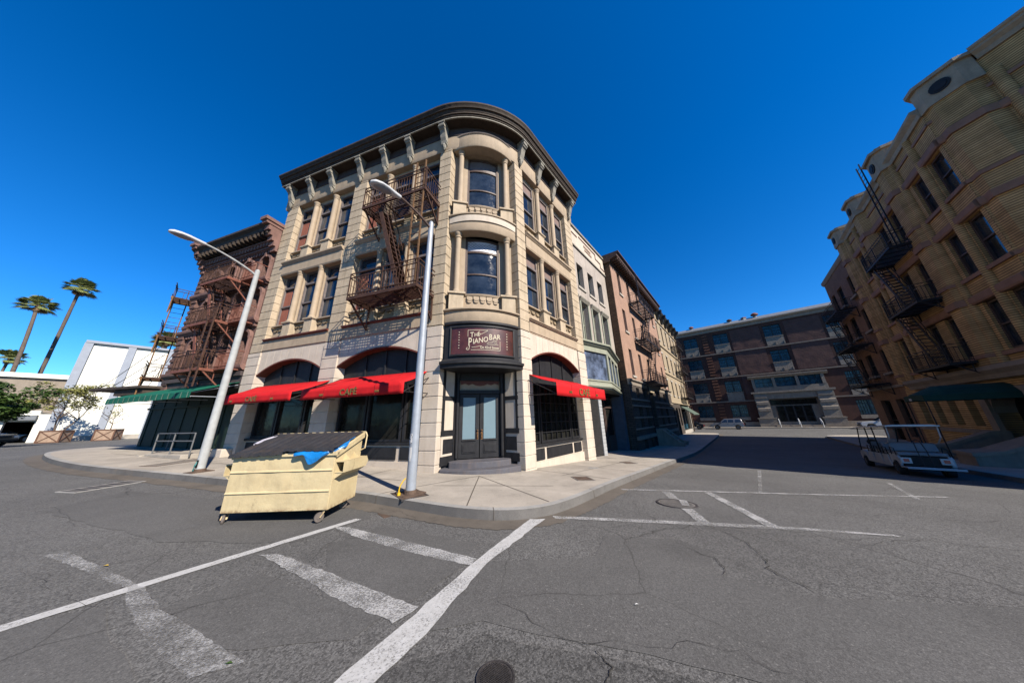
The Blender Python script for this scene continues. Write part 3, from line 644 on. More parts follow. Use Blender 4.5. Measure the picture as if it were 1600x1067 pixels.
        for x in (-1.0, 1.0):
            m = MB(-1); m.box(x-.27, x+.27, -.4, .03, z0, zs-.04); m.box(x-.33, x+.33, -.4, .09, zs-.04, zs+.04); m.build('pedestal', A['tan'], root, bevel=.012)
            m = MB(-1); r = .115
            m.lathe(x, -.1, [(r*1.4, zs+.04), (r*1.4, zs+.10), (r*1.1, zs+.13), (r, zs+.2), (r*.95, zt-.24), (r*1.15, zt-.22), (r*1.15, zt-.18), (r*.95, zt-.15), (r*1.2, zt-.08), (r*1.4, zt-.04), (r*1.4, zt+.02)], 16)
            m.build('column', A['tan2'], root, smooth=True)
            m = MB(-1); i = .70 if x > 0 else -.70; m.box(min(i, x*1.36), max(i, x*1.36), -.6, -.33, zs-.1, zt+.1); m.build('jamb', A['tan2'], root)
        # curved window
        W_ = arc(-.66, .66, -.40, -.28, 10); za, zb = zs+.04, zt-.05; m = MB(-1); fr_ = [(-.05, 0), (.03, 0), (.03, 1), (-.05, 1)]
        for q0, q1 in ((za, za+.08), (za+(zb-za)*.37, za+(zb-za)*.37+.06), (za+(zb-za)*.76, za+(zb-za)*.76+.09), (zb-.08, zb)): m.sweep(W_, [(-.05, q0), (.03, q0), (.03, q1), (-.05, q1)])
        for x, y in (W_[0], W_[-1]): m.box(x-.045, x+.045, y-.06, y+.06, za, zb)
        f = m.build('window', A['sash'], root)
        m = MB(-1); m.sweep(W_, [(-.03, za), (-.01, za), (-.01, za+(zb-za)*.78), (-.03, za+(zb-za)*.78)]); m.build('pane', A['glass'], f, smooth=True)
        m = MB(-1); m.sweep(W_, [(-.03, za+(zb-za)*.78), (-.0, za+(zb-za)*.78), (-.0, zb), (-.03, zb)])
        m.build('top_pane', A['greywood'] if z0 > 7 else MT['leadglass'], f, smooth=True)
        if z0 < 7:
            m = MB(-1)
            for k in range(-9, 10):
                for sgn in (1, -1):
                    p = []
                    for j in range(11):
                        x = -.66+.132*j; zz = (za+(zb-za)*.88)+sgn*(x-k*.14)*.9; y = -.28-x*x*.28+.006
                        if za+(zb-za)*.8 < zz < zb-.08: p.append((x, y, zz))
                    if len(p) > 1: m.tube(p, .006, 4)
            m.build('lead_lattice', A['black'], f)
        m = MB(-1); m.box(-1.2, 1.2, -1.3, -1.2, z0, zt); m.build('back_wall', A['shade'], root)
    # rope moulding on the top curve
    m = MB(-1); P = arc(-X, X, -.05, .47, 60)
    for k in range(1, 60, 1): m.box(P[k][0]-.012, P[k][0]+.012, P[k][1]-.05, P[k][1]+.01, 14.05, 14.10)
    m.build('bead_moulding', A['greywood'], root)
    # ---- entrance
    black = A['black']
    D0 = -.78
    m = MB(-1); m.box(-1.3, 1.3, D0-.1, D0+.3, .1, .335); m.box(-.86, -.74, D0-.1, D0+.06, .3, 3.3); m.box(.74, .86, D0-.1, D0+.06, .3, 3.3); m.box(-.86, .86, D0-.1, D0+.06, 2.55, 2.68); m.box(-.86, .86, D0-.1, D0+.06, 3.02, 3.4)
    for x in (-.80, .80): m.lathe(x, D0+.09, [(.06, .4), (.06, 3.1), (.08, 3.15), (.08, 3.3)], 8)
    m.build('door_frame', black, root, bevel=.008)
    m = MB(-1); m.box(-.74, .74, D0-.06, D0-.02, 2.68, 3.02); m.build('transom_panel', A['tan2'], root)
    m = MB(-1); m.ext_o([(-.72, 3.02), (.72, 3.02), (.70, 2.88), (.55, 2.93), (.42, 2.87), (.28, 2.92), (.15, 2.86), (0, 2.84), (-.15, 2.86), (-.28, 2.92), (-.42, 2.87), (-.55, 2.93), (-.70, 2.88)], D0-.02, D0+.02); m.build('scalloped_valance', A['rusttrim'], root)
    for sx in (-1, 1):
        m = MB(-1); x0, x1 = sorted((sx*.015, sx*.73)); zb = .37
        m.wall(x0, x1, zb, 2.54, D0-.06, D0, [(x0+.13, x1-.13, zb+.62, 2.42)])
        m.box(x0+.12, x1-.12, D0, D0+.02, zb+.16, zb+.46); m.box(x0+.16, x1-.16, D0+.02, D0+.035, zb+.20, zb+.42); m.box(x0+.11, x1-.11, D0, D0+.03, zb+.56, zb+.6)
        d = m.build('door', black, root, bevel=.005)
        m = MB(-1); m.box(x0+.12, x1-.12, D0-.045, D0-.03, zb+.6, 2.44); m.build('glass', A['glass_blue'], d)
        m = MB(-1); hx = sx*.075; m.box(hx-.03, hx+.03, D0, D0+.012, zb+.60, zb+.86); m.tube([(hx, D0+.012, zb+.64), (hx, D0+.06, zb+.67), (hx, D0+.06, zb+.80), (hx, D0+.012, zb+.83)], .012, 6); m.lathe(hx, D0+.045, [(.0, zb+.88), (.025, zb+.89), (.025, zb+.93), (0, zb+.94)], 8)
        m.build('handle', A['orangeiron'], d)
        # splayed side walls
        xo, xi = sx*1.30, sx*.86; yo, yi = -.24, D0+.02
        L = math.hypot(xo-xi, yo-yi)
        def sw(name, mat, t0, t1, za, zb_, th):
            m = MB(-1); p = lambda t, e: (xi+(xo-xi)*t+sx*(-(yo-yi))/L*e*sx*-1*0, yi+(yo-yi)*t+e)
            a_, b_ = p(t0, 0), p(t1, 0); m.ext_z([a_, b_, (b_[0], b_[1]+th), (a_[0], a_[1]+th)], za, zb_); return m.build(name, mat, root)
        sw('side_panel', A['cream'], 0, 1, .3, 3.45, .02); sw('side_rail', black, 0, 1, 1.15, 1.32, .07); sw('side_rail', black, 0, 1, 2.3, 2.44, .05)
        sw('side_rail', black, .82, 1, 1.3, 3.4, .04); sw('side_rail', black, 0, .14, .3, 3.4, .06)
        sw('kick_panel', black, 0, 1, .25, .52, .05); sw('lower_panel', black, .16, .84, .6, 1.04, .045)
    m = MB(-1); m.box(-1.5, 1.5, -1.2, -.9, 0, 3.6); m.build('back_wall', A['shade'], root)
    # curved sign housing
    P = arc(-1.33, 1.33, -.02, .36)
    m = MB(-1); m.sweep(P, [(-.9, 3.62), (.0, 3.62), (.0, 4.86), (.06, 4.9), (.06, 4.98), (-.5, 4.98)])
    m.sweep(arc(-1.36, 1.36, -.02, .36), [(-.9, 3.30), (.16, 3.30), (.18, 3.42), (.24, 3.44), (.24, 3.52), (.12, 3.56), (.08, 3.62), (-.9, 3.62)])
    m.build('sign_housing', black, root, smooth=True)
    # steps
    m = MB(-1); n = 16
    lower = [(-1.30, -.6), (-1.30, -.02)]+arc(-1.28, 1.28, .0, .42, 14)+[(1.30, -.02), (1.30, -.6)]
    m.ext_z(lower, -.25, .17); m.build('step', A['steps'], root, bevel=.012)
    m = MB(-1); upper = [(-1.1, -.9), (-1.02, -.30)]+arc(-1.0, 1.0, -.28, .0, 10)+[(1.02, -.30), (1.1, -.9)]
    m.ext_z(upper, .15, .34); m.build('step', A['steps'], root, bevel=.012)
    # ---- roof cornice following the whole plan
    use(FC, FC)
    inv = fmat(FC).inverted()
    def toC(p): q = inv @ Vector((p[0], p[1], 0)); return (-q.x, q.y)
    pl_ = [toC(pL(s, 0)) for s in (10.80, 8, 5, 2, .45)]; pr_ = [toC(pR(s, 0)) for s in (.45, 2, 4, 5.58)]
    a0 = Vector(pl_[-1]); a3 = Vector(pr_[0]); da = (a0-Vector(pl_[-2])).normalized(); db = (a3-Vector(pr_[1])).normalized()
    mid = []
    for k in range(1, 14):
        t = k/14; b1 = a0+da*1.15; b2 = a3+db*1.15; p = a0*(1-t)**3+b1*3*t*(1-t)**2+b2*3*t*t*(1-t)+a3*t**3; mid.append((p.x, p.y))
    path = pl_+mid+pr_
    m = MB(-1)
    m.sweep(path, [(-.6, 13.42), (-.02, 13.40), (.02, 13.5), (.02, 14.16), (-.6, 14.16)]); m.build('entablature', A['tan2'], root, smooth=True)
    m = MB(-1); m.sweep(path, [(-.6, 14.16), (.05, 14.16), (.05, 14.21), (.0, 14.22), (.0, 14.68), (-.6, 14.68)]); m.build('frieze', A['frieze'], root, smooth=True)
    m = MB(-1); m.sweep(path, [(-.6, 14.66), (.42, 14.66), (.44, 14.72), (.48, 14.73), (.48, 14.80), (.53, 14.81), (.53, 14.87), (.56, 14.90), (.58, 14.99), (.64, 15.0), (.66, 15.07), (.72, 15.14), (.72, 15.22), (-.6, 15.24)])
    m.build('cornice', A['darkcornice'], root, smooth=True)
    m = MB(-1); m.sweep(path, [(.40, 14.645), (.455, 14.645), (.455, 14.70), (.40, 14.70)]); m.build('cornice_bead', A['greytrim'], root)
    m = MB(-1); roof = [toC(pL(10.6, -9))]+path+[toC(pR(5.5, -9))]; m.ext_z([(x, y) for x, y in roof], 14.9, 15.1); m.build('roof', A['conc_dark'], root)
    use(FC, FL)
    for s in (10.35, 8.85, 7.3, 5.25, 3.75, 2.25, .35): bracket(MB(), s, 0, 14.38, 1.15, .46, .24).build('bracket', A['greytrim'], root) if 0 else None
    for s in (10.3, 8.75, 7.2, 5.25, 3.7, 2.2, .35):
        m = MB(); bracket(m, s, 0.02, 14.65, 1.2, .42, .26); m.build('bracket', A['greytrim'], root)
    use(FC, FR)
    for s in (.38, 1.85, 3.3, 5.2):
        m = MB(-1); bracket(m, s, 0.02, 14.65, 1.2, .42, .26); m.build('bracket', A['greytrim'], root)
    use(FC, None)
    return root
A['swag'] = plain('dirty_carved_stone', (.36, .27, .17), .85, .45, 9, 40, .4); A['blind'] = plain('dusty_pink_blind', (.25, .175, .155), .8, .15, 4); MT['leadglass'] = plain('leaded_white_glass', (.42, .42, .46), .35, .25, 5, spec=.5)
MT['steps'] = plain('grey_painted_step', (.115, .115, .135), .7, .25, 2.5, 40, .3, streak=.25, dirt=(.25, .16, .10))
corner_building()
# the bar sign
def bar_sign():
    root = thing('bar_sign', 'curved dark red sign reading The Piano Bar above the corner double doors', 'sign', FC)
    P = arc(-1.10, 1.10, .10, .375, 24)
    m = MB(-1); m.sweep(P, [(-.03, 3.78), (.012, 3.78), (.012, 4.76), (-.03, 4.76)]); m.build('board', MT['signwood'], root, smooth=True)
    m = MB(-1); fp = arc(-1.13, 1.13, .085, .375, 24)
    m.sweep(fp, [(-.02, 3.73), (.05, 3.73), (.05, 3.785), (-.02, 3.785)]); m.sweep(fp, [(-.02, 4.755), (.05, 4.755), (.05, 4.81), (-.02, 4.81)])
    for x, y in (fp[0], fp[-1]): m.box(x-.025, x+.025, y-.06, y+.05, 3.73, 4.81)
    m.build('frame', MT['black'], root)
    a, h = 1.10, .275; Rr = (a*a+h*h)/(2*h); cy = .375-Rr
    def on(x, z, e):
        t = x/Rr; r = Rr+.014+e; return (-(r*sin(t)), cy+r*cos(t), z)
    m = MB()
    def T(txt, size, x, z, slope=0, **k): put_text(m, txt, size, lambda u, v, w: on(x+u, z+v+u*slope, w+.003), extrude=.004, **k)
    T('T', .27, -.41, 4.375, .12, sx=.75); T('HE', .19, -.235, 4.41, .12, sx=.85)
    T('P', .42, -.475, 4.07, .0, sx=.62); T('IANO', .265, -.115, 4.185, .19, sx=.80); T('B', .30, .235, 4.30, .12, sx=.72); T('AR', .265, .455, 4.325, .10, sx=.85)
    T('On 42nd Street', .13, .20, 3.975, .0, sx=.80)
    def line(pts, w=.014):
        for (x0, z0), (x1, z1) in zip(pts, pts[1:]):
            n = max(1, int(math.hypot(x1-x0, z1-z0)/.08)); d = Vector((x1-x0, z1-z0)).normalized(); q = Vector((-d.y, d.x))*w/2
            for k in range(n):
                xa, za = x0+(x1-x0)*k/n, z0+(z1-z0)*k/n; xb, zb = x0+(x1-x0)*(k+1)/n, z0+(z1-z0)*(k+1)/n
                i = len(m.v); m.v += [on(xa-q.x, za-q.y, .006), on(xb-q.x, zb-q.y, .006), on(xb+q.x, zb+q.y, .006), on(xa+q.x, za+q.y, .006)]; m.f.append([i, i+1, i+2, i+3])
    line([(-.55, 4.40), (-.55, 4.64), (.14, 4.64), (.02, 4.56), (-.1, 4.49), (-.22, 4.455)]); line([(-.44, 3.93), (.58, 3.93), (.58, 4.27)]); line([(-.42, 4.02), (-.25, 4.035), (-.12, 4.07), (-.06, 4.04)])
    line([(.10, 4.13), (.52, 4.13)], .012)
    line([(-.15+.07*cos(t)*(1-t/14), 4.53+.07*sin(t)*(1-t/14)) for t in [k*.5 for k in range(3, 13)]], .016)
    line([(.12+.05*k, 4.17+.018*k+.018*sin(k*1.6)) for k in range(8)], .012)
    line([(.42+.045*cos(t), 4.20+.03*sin(t)) for t in [k*.6 for k in range(11)]], .01); line([(-.56, 4.02), (-.60, 3.97), (-.57, 3.93), (-.51, 3.94), (-.485, 4.08)], .02)
    for x in (-.86, .86):
        for k in range(7): w = .016+.006*(k % 2); z = 4.58-k*.095; line([(x-w, z), (x+w, z)], .028)
    m.build('lettering', MT['signtext'], root)
bar_sign()
MT['seam'] = plain('dark_red_seam', (.36, .012, .016), .8, .2, 5)
# awnings
def awning(label, f, s0, s1, zt, zf, zv, out, mat, text=True, top_in=.12):
    root = thing('awning', label, 'awning', f, group='red café awnings' if text else None); sg = f.sg
    m = MB(sg); n = 14
    T = [[None]*(n+1) for _ in range(5)]
    for i in range(5):
        for k in range(n+1):
            u = i/4; s = s0+(s1-s0)*k/n; ss = s+(1-u)*top_in*(1-2*k/n)
            z = zt+(zf-zt)*u-.05*sin(pi*u)*(.6+.4*cos(k*pi)); T[i][k] = m.P((ss, -.05+(out+.05)*u, z))
    for i in range(4):
        for k in range(n): m.F([T[i][k], T[i][k+1], T[i+1][k+1], T[i+1][k]])
    a = m.build('canopy', mat, root, smooth=True); so_ = a.modifiers.new('thick', 'SOLIDIFY'); so_.thickness = .012
    for f_ in (.25, .5, .75):
        m = MB(sg); pts = []
        for i in range(9):
            u = i/8; s_ = s0+(s1-s0)*f_+(1-u)*top_in*(1-2*f_); pts.append((s_, -.05+(out+.05)*u, zt+(zf-zt)*u-.05*sin(pi*u)+.014))
        m.tube(pts+[(pts[-1][0], out+.016, zf-.01), (pts[-1][0], out+.016, zv+.01)], .006, 5); m.build('seam', MT['seam'], root)
    m = MB(sg); V = [[m.P((s0+(s1-s0)*k/28, out+.006+.012*sin(k*2.1)*(j/3), zf-(zf-zv)*j/3)) for k in range(29)] for j in range(4)]
    for j in range(3):
        for k in range(28): m.F([V[j][k], V[j][k+1], V[j+1][k+1], V[j+1][k]])
    v = m.build('valance', mat, root, smooth=True); so_ = v.modifiers.new('thick', 'SOLIDIFY'); so_.thickness = .01
    m = MB(sg)
    for s in (s0+.03, s1-.03): m.tube([(s, .0, zt-.25), (s, out-.02, zv+.06)], .016, 6); m.tube([(s, -.02, zv+.10), (s, out-.02, zv+.06)], .016, 6)
    m.tube([(s0+.03, out-.03, zf-.03), (s1-.03, out-.03, zf-.03)], .016, 6); m.build('frame', MT['iron'], root)
    if text:
        m = MB(); d = sg   # reading direction to the right seen from outside = -s for L frame, +s for R frame
        def mk(size, cs, z, txt, **k): put_text(m, txt, size, lambda u, v_, w: (sg*cs+(-u), out+.022+w, z+v_), extrude=.004, **k)
        c = (s0+s1)/2; h = zf-zv
        mk(h*.82, c, zv+h*.2, 'CAFÉ', sx=1.1)
        for dx in (-1.15, 1.15): mk(h*.26, c+dx, zv+h*.28, '●●●●' if 0 else 'IIIII', sx=1.5)
        m.build('lettering', MT['gold'], root)
    return root
awning('red café awning nearest the long green awning, behind the dumpster', FL, 5.12, 9.30, 3.30, 2.74, 2.44, 1.2, MT['red'], top_in=-.12)
awning('red café awning with a lamp shadow across it, behind the near street lamp', FL, .39, 4.62, 3.30, 2.76, 2.42, 1.2, MT['red'])
awning('red café awning on the right side wall, beside the pale green bay window', FR, .29, 4.48, 3.24, 2.79, 2.34, 1.2, MT['red'])
# ================================================================== fire escapes
def fire_escape(label, f, levels, out, mat, rim=None, stair=(), ladders=(), rail_h=.95, o_in=0.02, bal=.13, grate=.07, group=None, brace=True, z_min=None):
    root = thing('fire_escape', label, 'fire escape', f, group=group); sg = f.sg; rim = rim or mat
    for z, s0, s1 in levels:
        m = MB(sg); m.box(s0, s1, out-.05, out, z-.12, z); m.box(s0, s0+.05, o_in, out-.05, z-.12, z); m.box(s1-.05, s1, o_in, out-.05, z-.12, z)
        p = m.build('platform_rim', rim, root)
        m = MB(sg); n = int((out-o_in)/grate)
        for k in range(n): o = o_in+.02+(out-.08-o_in)*k/n; m.box(s0+.05, s1-.05, o, o+grate*.42, z-.05, z-.02)
        for s in lin(s0+.3, s1-.3, max(1, int((s1-s0)/.9))): m.box(s-.02, s+.02, o_in, out-.05, z-.1, z-.05)
        m.build('platform_grate', mat, root)
        m = MB(sg)
        for zz in (z+rail_h, z+rail_h*.82, z+.1):
            m.bar((s0+.02, out-.02, zz), (s1-.02, out-.02, zz), .032); m.bar((s0+.02, o_in, zz), (s0+.02, out-.02, zz), .032); m.bar((s1-.02, o_in, zz), (s1-.02, out-.02, zz), .032)
        k = s0+.02
        while k < s1: m.bar((k, out-.02, z-.02), (k, out-.02, z+rail_h*.84), .016); k += bal
        k = o_in+bal
        while k < out:
            for s in (s0+.02, s1-.02): m.bar((s, k, z-.02), (s, k, z+rail_h*.84), .016)
            k += bal
        for s in (s0+.02, (s0+s1)/2, s1-.02): m.bar((s, out-.02, z-.05), (s, out-.02, z+rail_h), .035)
        m.build('railing', mat, root)
        if brace:
            for s in (s0+.06, s1-.06):
                m = MB(sg); m.bar((s, o_in, z-.95*(out if out < 1.1 else 1.0)), (s, out-.12, z-.1), .055); m.bar((s, o_in+.01, z-1.0), (s, o_in+.01, z), .05); m.bar((s, out*.45, z-.1), (s, out*.45, z-.52), .03); m.build('bracket', rim, root)
    for (sa, za, sb, zb, oo, w) in stair:
        m = MB(sg)
        for d in (0, w): m.bar((sa, oo+d, za), (sb, oo+d, zb), .03, .17)
        m.build('stair_stringer', rim, root)
        m = MB(sg); n = max(3, int(abs(zb-za)/.24))
        for k in range(1, n): t = k/n; s = sa+(sb-sa)*t; z = za+(zb-za)*t; m.box(s-.1, s+.1, oo, oo+w, z-.015, z+.012)
        m.build('stair_treads', mat, root)
        m = MB(sg)
        for d in (0, w): m.bar((sa, oo+d, za+.8), (sb, oo+d, zb+.8), .03); m.bar((sa, oo+d, za), (sa, oo+d, za+.8), .03); m.bar(((sa+sb)/2, oo+d, (za+zb)/2), ((sa+sb)/2, oo+d, (za+zb)/2+.8), .025)
        m.build('stair_handrail', mat, root)
    for (s, o, z0, z1, w) in ladders:
        m = MB(sg); m.bar((s, o, z0), (s, o, z1), .05); m.bar((s+w, o, z0), (s+w, o, z1), .05); m.build('ladder_rails', MT['rust2'] if (mat is MT['rust'] and sg > 0 and s < 1) else mat, root)
        m = MB(sg); z = z0+.15
        while z < z1: m.bar((s, o, z), (s+w, o, z), .02); z += .3
        m.build('ladder_rungs', mat, root)
    return root
MT['rust2'] = plain('rusty_ladder_iron', (.20, .105, .045), .8, .45, 6, 50, .4)
fe = fire_escape('rusty brown two level fire escape behind the near street lamp on the corner building', FL, [(6.15, .42, 3.55), (10.33, .42, 3.55)], 1.02, MT['rust'], None, stair=[(2.75, 10.2, 1.35, 6.15, .35, .5)], ladders=[(.52, .98, 6.0, 11.75, .42)], rail_h=.98)
# ================================================================== street lamps
def street_lamp(label, P, az, h, arm, rise, tilt, mat_p, r0, r1, lean=(0, 0), sticker=False, hole=False):
    zg = hgt(*P)+.15; root = thing('street_lamp', label, 'street lamp', loc=(P[0], P[1], zg), rz=atan2(cos(az), sin(az)), group='street lamps on the corner pavement')
    m = MB(); n = 10; m.tube([(lean[0]*k/n, lean[1]*k/n, (h-zg)*k/n) for k in range(n+1)], [r0+(r1-r0)*k/n for k in range(n+1)], 16); m.lathe(lean[0], lean[1], [(r1*1.05, h-zg-.02), (r1*.6, h-zg+.05), (.01, h-zg+.06)], 12)
    m.build('pole', mat_p, root, smooth=True)
    m = MB(); m.tube([(0, 0, 0), (0, 0, .09)], [r0*1.35, r0*1.2], 16); m.box(-.26, .26, -.2, .2, -.012, .018); m.build('base_plate', MT['rustplate'], root, bevel=.006)
    zt = h-zg; m = MB(); pts = [(lean[0]+r1*.8, lean[1], zt-.18)]
    for k in range(1, 11): t = k/10; pts.append((lean[0]+arm*t, lean[1], zt-.18+rise*(1-(1-t)**1.7)))
    m.tube(pts, [.035]*6+[.03]*5, 8); m.build('arm', MT['armsteel'] if sticker else MT['palepost'], root, smooth=True)
    ex, ez = pts[-1][0], pts[-1][2]; L = .78; m = MB()
    c, s = cos(tilt), sin(tilt); rings = []
    prof = [(0, .045, .05, .05), (.08, .06, .06, .06), (.2, .085, .075, .06), (.38, .135, .095, .055), (.56, .155, .10, .05), (.70, .13, .085, .045), (.77, .07, .05, .03), (.79, .01, .01, .01)]
    for x, w, hu, hd in prof:
        ring = []
        for j in range(16):
            a = 2*pi*j/16; y = w*cos(a); z = sin(a)*(hu if sin(a) > 0 else hd); ring.append(m.P((ex-.05+x*c-z*s, y+lean[1], ez+x*s+z*c)))
        rings.append(ring)
    for a, b in zip(rings, rings[1:]):
        for j in range(16): m.F([a[j], a[(j+1) % 16], b[(j+1) % 16], b[j]])
    m.F(rings[0][::-1])
    hd_ = m.build('lamp_head', MT['lampwhite'], root, smooth=True)
    m = MB(); rings = []
    for x, w, d in ((.2, .065, .04), (.38, .11, .085), (.54, .125, .09), (.66, .10, .07), (.72, .05, .05)):
        rings.append([m.P((ex-.05+x*c+d*sin(pi*j/8)*s, w*cos(pi*j/8)+lean[1], ez+x*s-d*sin(pi*j/8)*c)) for j in range(9)])
    for a, b in zip(rings, rings[1:]):
        for j in range(8): m.F([a[j], b[j], b[j+1], a[j+1]])
    m.build('lens', MT['lamplens'], hd_, smooth=True)
    if sticker:
        m = MB(); a0 = -rel(az); Rr = r0*.965
        for za, zb, t0, t1 in ((1.02, 1.22, -.75, .45),): 
            k = 8; V = [[m.P(((r0+(r1-r0)*z/zt+.004)*cos(a0+t0+(t1-t0)*j/k), (r0+(r1-r0)*z/zt+.004)*sin(a0+t0+(t1-t0)*j/k), z)) for j in range(k+1)] for z in (za, zb)]
            for j in range(k): m.F([V[0][j], V[0][j+1], V[1][j+1], V[1][j]])
        m.build('sticker', MT['sticker'], root)
        m = MB()
        for za, zb, t0, t1 in ((.72, .93, -.1, .55), (.90, .94, -.9, .5), (.66, .74, .1, .45)):
            k = 8; V = [[m.P(((r0+(r1-r0)*z/zt+.003)*cos(a0+t0+(t1-t0)*j/k), (r0+(r1-r0)*z/zt+.003)*sin(a0+t0+(t1-t0)*j/k), z+.01*sin(j*2.3+z*9))) for j in range(k+1)] for z in (za, zb)]
            for j in range(k): m.F([V[0][j], V[0][j+1], V[1][j+1], V[1][j]])
        m.build('paper_scrap', MT['paper'], root)
    if hole:
        m = MB(); a0 = -rel(az)+.2; k = 6
        V = [[m.P(((r0+.004)*cos(a0+t), (r0+.004)*sin(a0+t), z)) for t in lin(-.35, .35, k)] for z in (.12, .34)]
        for j in range(k): m.F([V[0][j], V[0][j+1], V[1][j+1], V[1][j]])
        m.build('hand_hole', MT['shade'], root)
        m = MB(); 
        for q in range(3): m.tube([((r0+.01)*cos(a0)+.02*q*0, (r0+.01)*sin(a0), .3-.02*q), ((r0+.05)*cos(a0+.1*q), (r0+.05)*sin(a0+.1*q), .2), ((r0+.04)*cos(a0-.15*q), (r0+.04)*sin(a0-.15*q), .05)], .008, 5)
        m.build('wires', MT['cordteal'], root)
    return root
def rel(az):  # angle of the direction to the camera side, in lamp local coordinates
    return 0.0
def P_stick():
    m, nt, b = newmat('printed_sticker', .6, .3); co = coord(nt)
    nt.links.new(rampn(nt, noise_n(nt, co, 26, 2, .5), [(.53, (.75, .74, .73)), (.56, (.05, .05, .05))]), b.inputs['Base Color']); return m
MT['sticker'] = P_stick(); MT['paper'] = plain('torn_paper', (.7, .69, .68), .8, .1, 9); MT['rustplate'] = plain('rusty_plate', (.13, .085, .06), .85, .5, 5, 40, .5)
MT['armsteel'] = plain('brown_arm', (.12, .075, .06), .6, .3, 5); MT['cordteal'] = plain('loose_wire', (.05, .25, .25), .5, .3, 9)
MT['cord'] = plain('yellow_cord', (.75, .48, .01), .45, .05, 5); MT['bag'] = plain('blue_plastic', (.01, .22, .62), .3, .25, 6, 20, .6, spec=.6)
MT['bagw'] = plain('white_plastic', (.62, .60, .68), .35, .2, 6, 20, .6); MT['lid'] = plain('black_plastic_lid', (.035, .035, .04), .6, .35, 5, 20, .3, streak=.3, dirt=(.12, .08, .05))
def P_dump():
    m, nt, b = newmat('cream_yellow_steel', .55, .4); co = coord(nt)
    c = rampn(nt, noise_n(nt, co, 2.5, 5, .65), [(.3, (.64, .51, .29)), (.7, (.76, .63, .37))])
    scr = rampn(nt, noise_n(nt, co, 6, 9, .8, (1.0, 1.0, .3)), [(.60, 0.), (.66, .75)]); c = mixc(nt, scr, c, (.20, .15, .09)); gr = rampn(nt, noise_n(nt, co, 1.6, 7, .75), [(.47, 0.), (.72, .42)]); c = mixc(nt, gr, c, (.34, .27, .17)); ws = rampn(nt, noise_n(nt, co, 21, 3, .6), [(.73, 0.), (.76, .7)]); c = mixc(nt, ws, c, (.9, .88, .8))
    sx = nt.nodes.new('ShaderNodeSeparateXYZ'); nt.links.new(co, sx.inputs[0])
    r = rampn(nt, sx.outputs[2], [(.16, 1.), (.24, 0.)]); g = rampn(nt, noise_n(nt, co, 14, 6, .7), [(.45, 0.), (.6, .8)])
    rr = mixc(nt, 1., r, g, 'MULTIPLY'); c = mixc(nt, rr, c, (.20, .075, .025))
    nt.links.new(c, b.inputs['Base Color']); bump(nt, b, noise_n(nt, co, 3, 4, .6), .25, .05); return m
MT['ysteel'] = P_dump()
azn = atan2(NL[0], NL[1])
street_lamp('slim grey street lamp with stickers on the pavement in front of the bar entrance', (-2.253, 6.205), radians(-147), 7.12, 1.06, .28, radians(-14), MT['galv'], .105, .068, sticker=True)
street_lamp('pale street lamp leaning left by the ramp railing, with its base cover missing', (-9.505, 8.513), azn, 7.2, 1.5, .34, radians(-6), MT['palepost'], .112, .072, hole=True)
root = thing('extension_cord', 'short yellow cord hanging from the near street lamp base', 'cord', loc=(-2.253, 6.205, hgt(-2.253, 6.205)+.15))
m = MB(); m.tube([(-.11, -.04, .32), (-.15, -.07, .27), (-.19, -.1, .19), (-.2, -.12, .1), (-.19, -.13, .05)], .013, 8); m.build('cable', MT['cord'], root, smooth=True)
m = MB(); m.tube([(-.19, -.13, .07), (-.19, -.14, .0)], [.03, .036], 8); m.build('plug', MT['cord'], root, smooth=True)
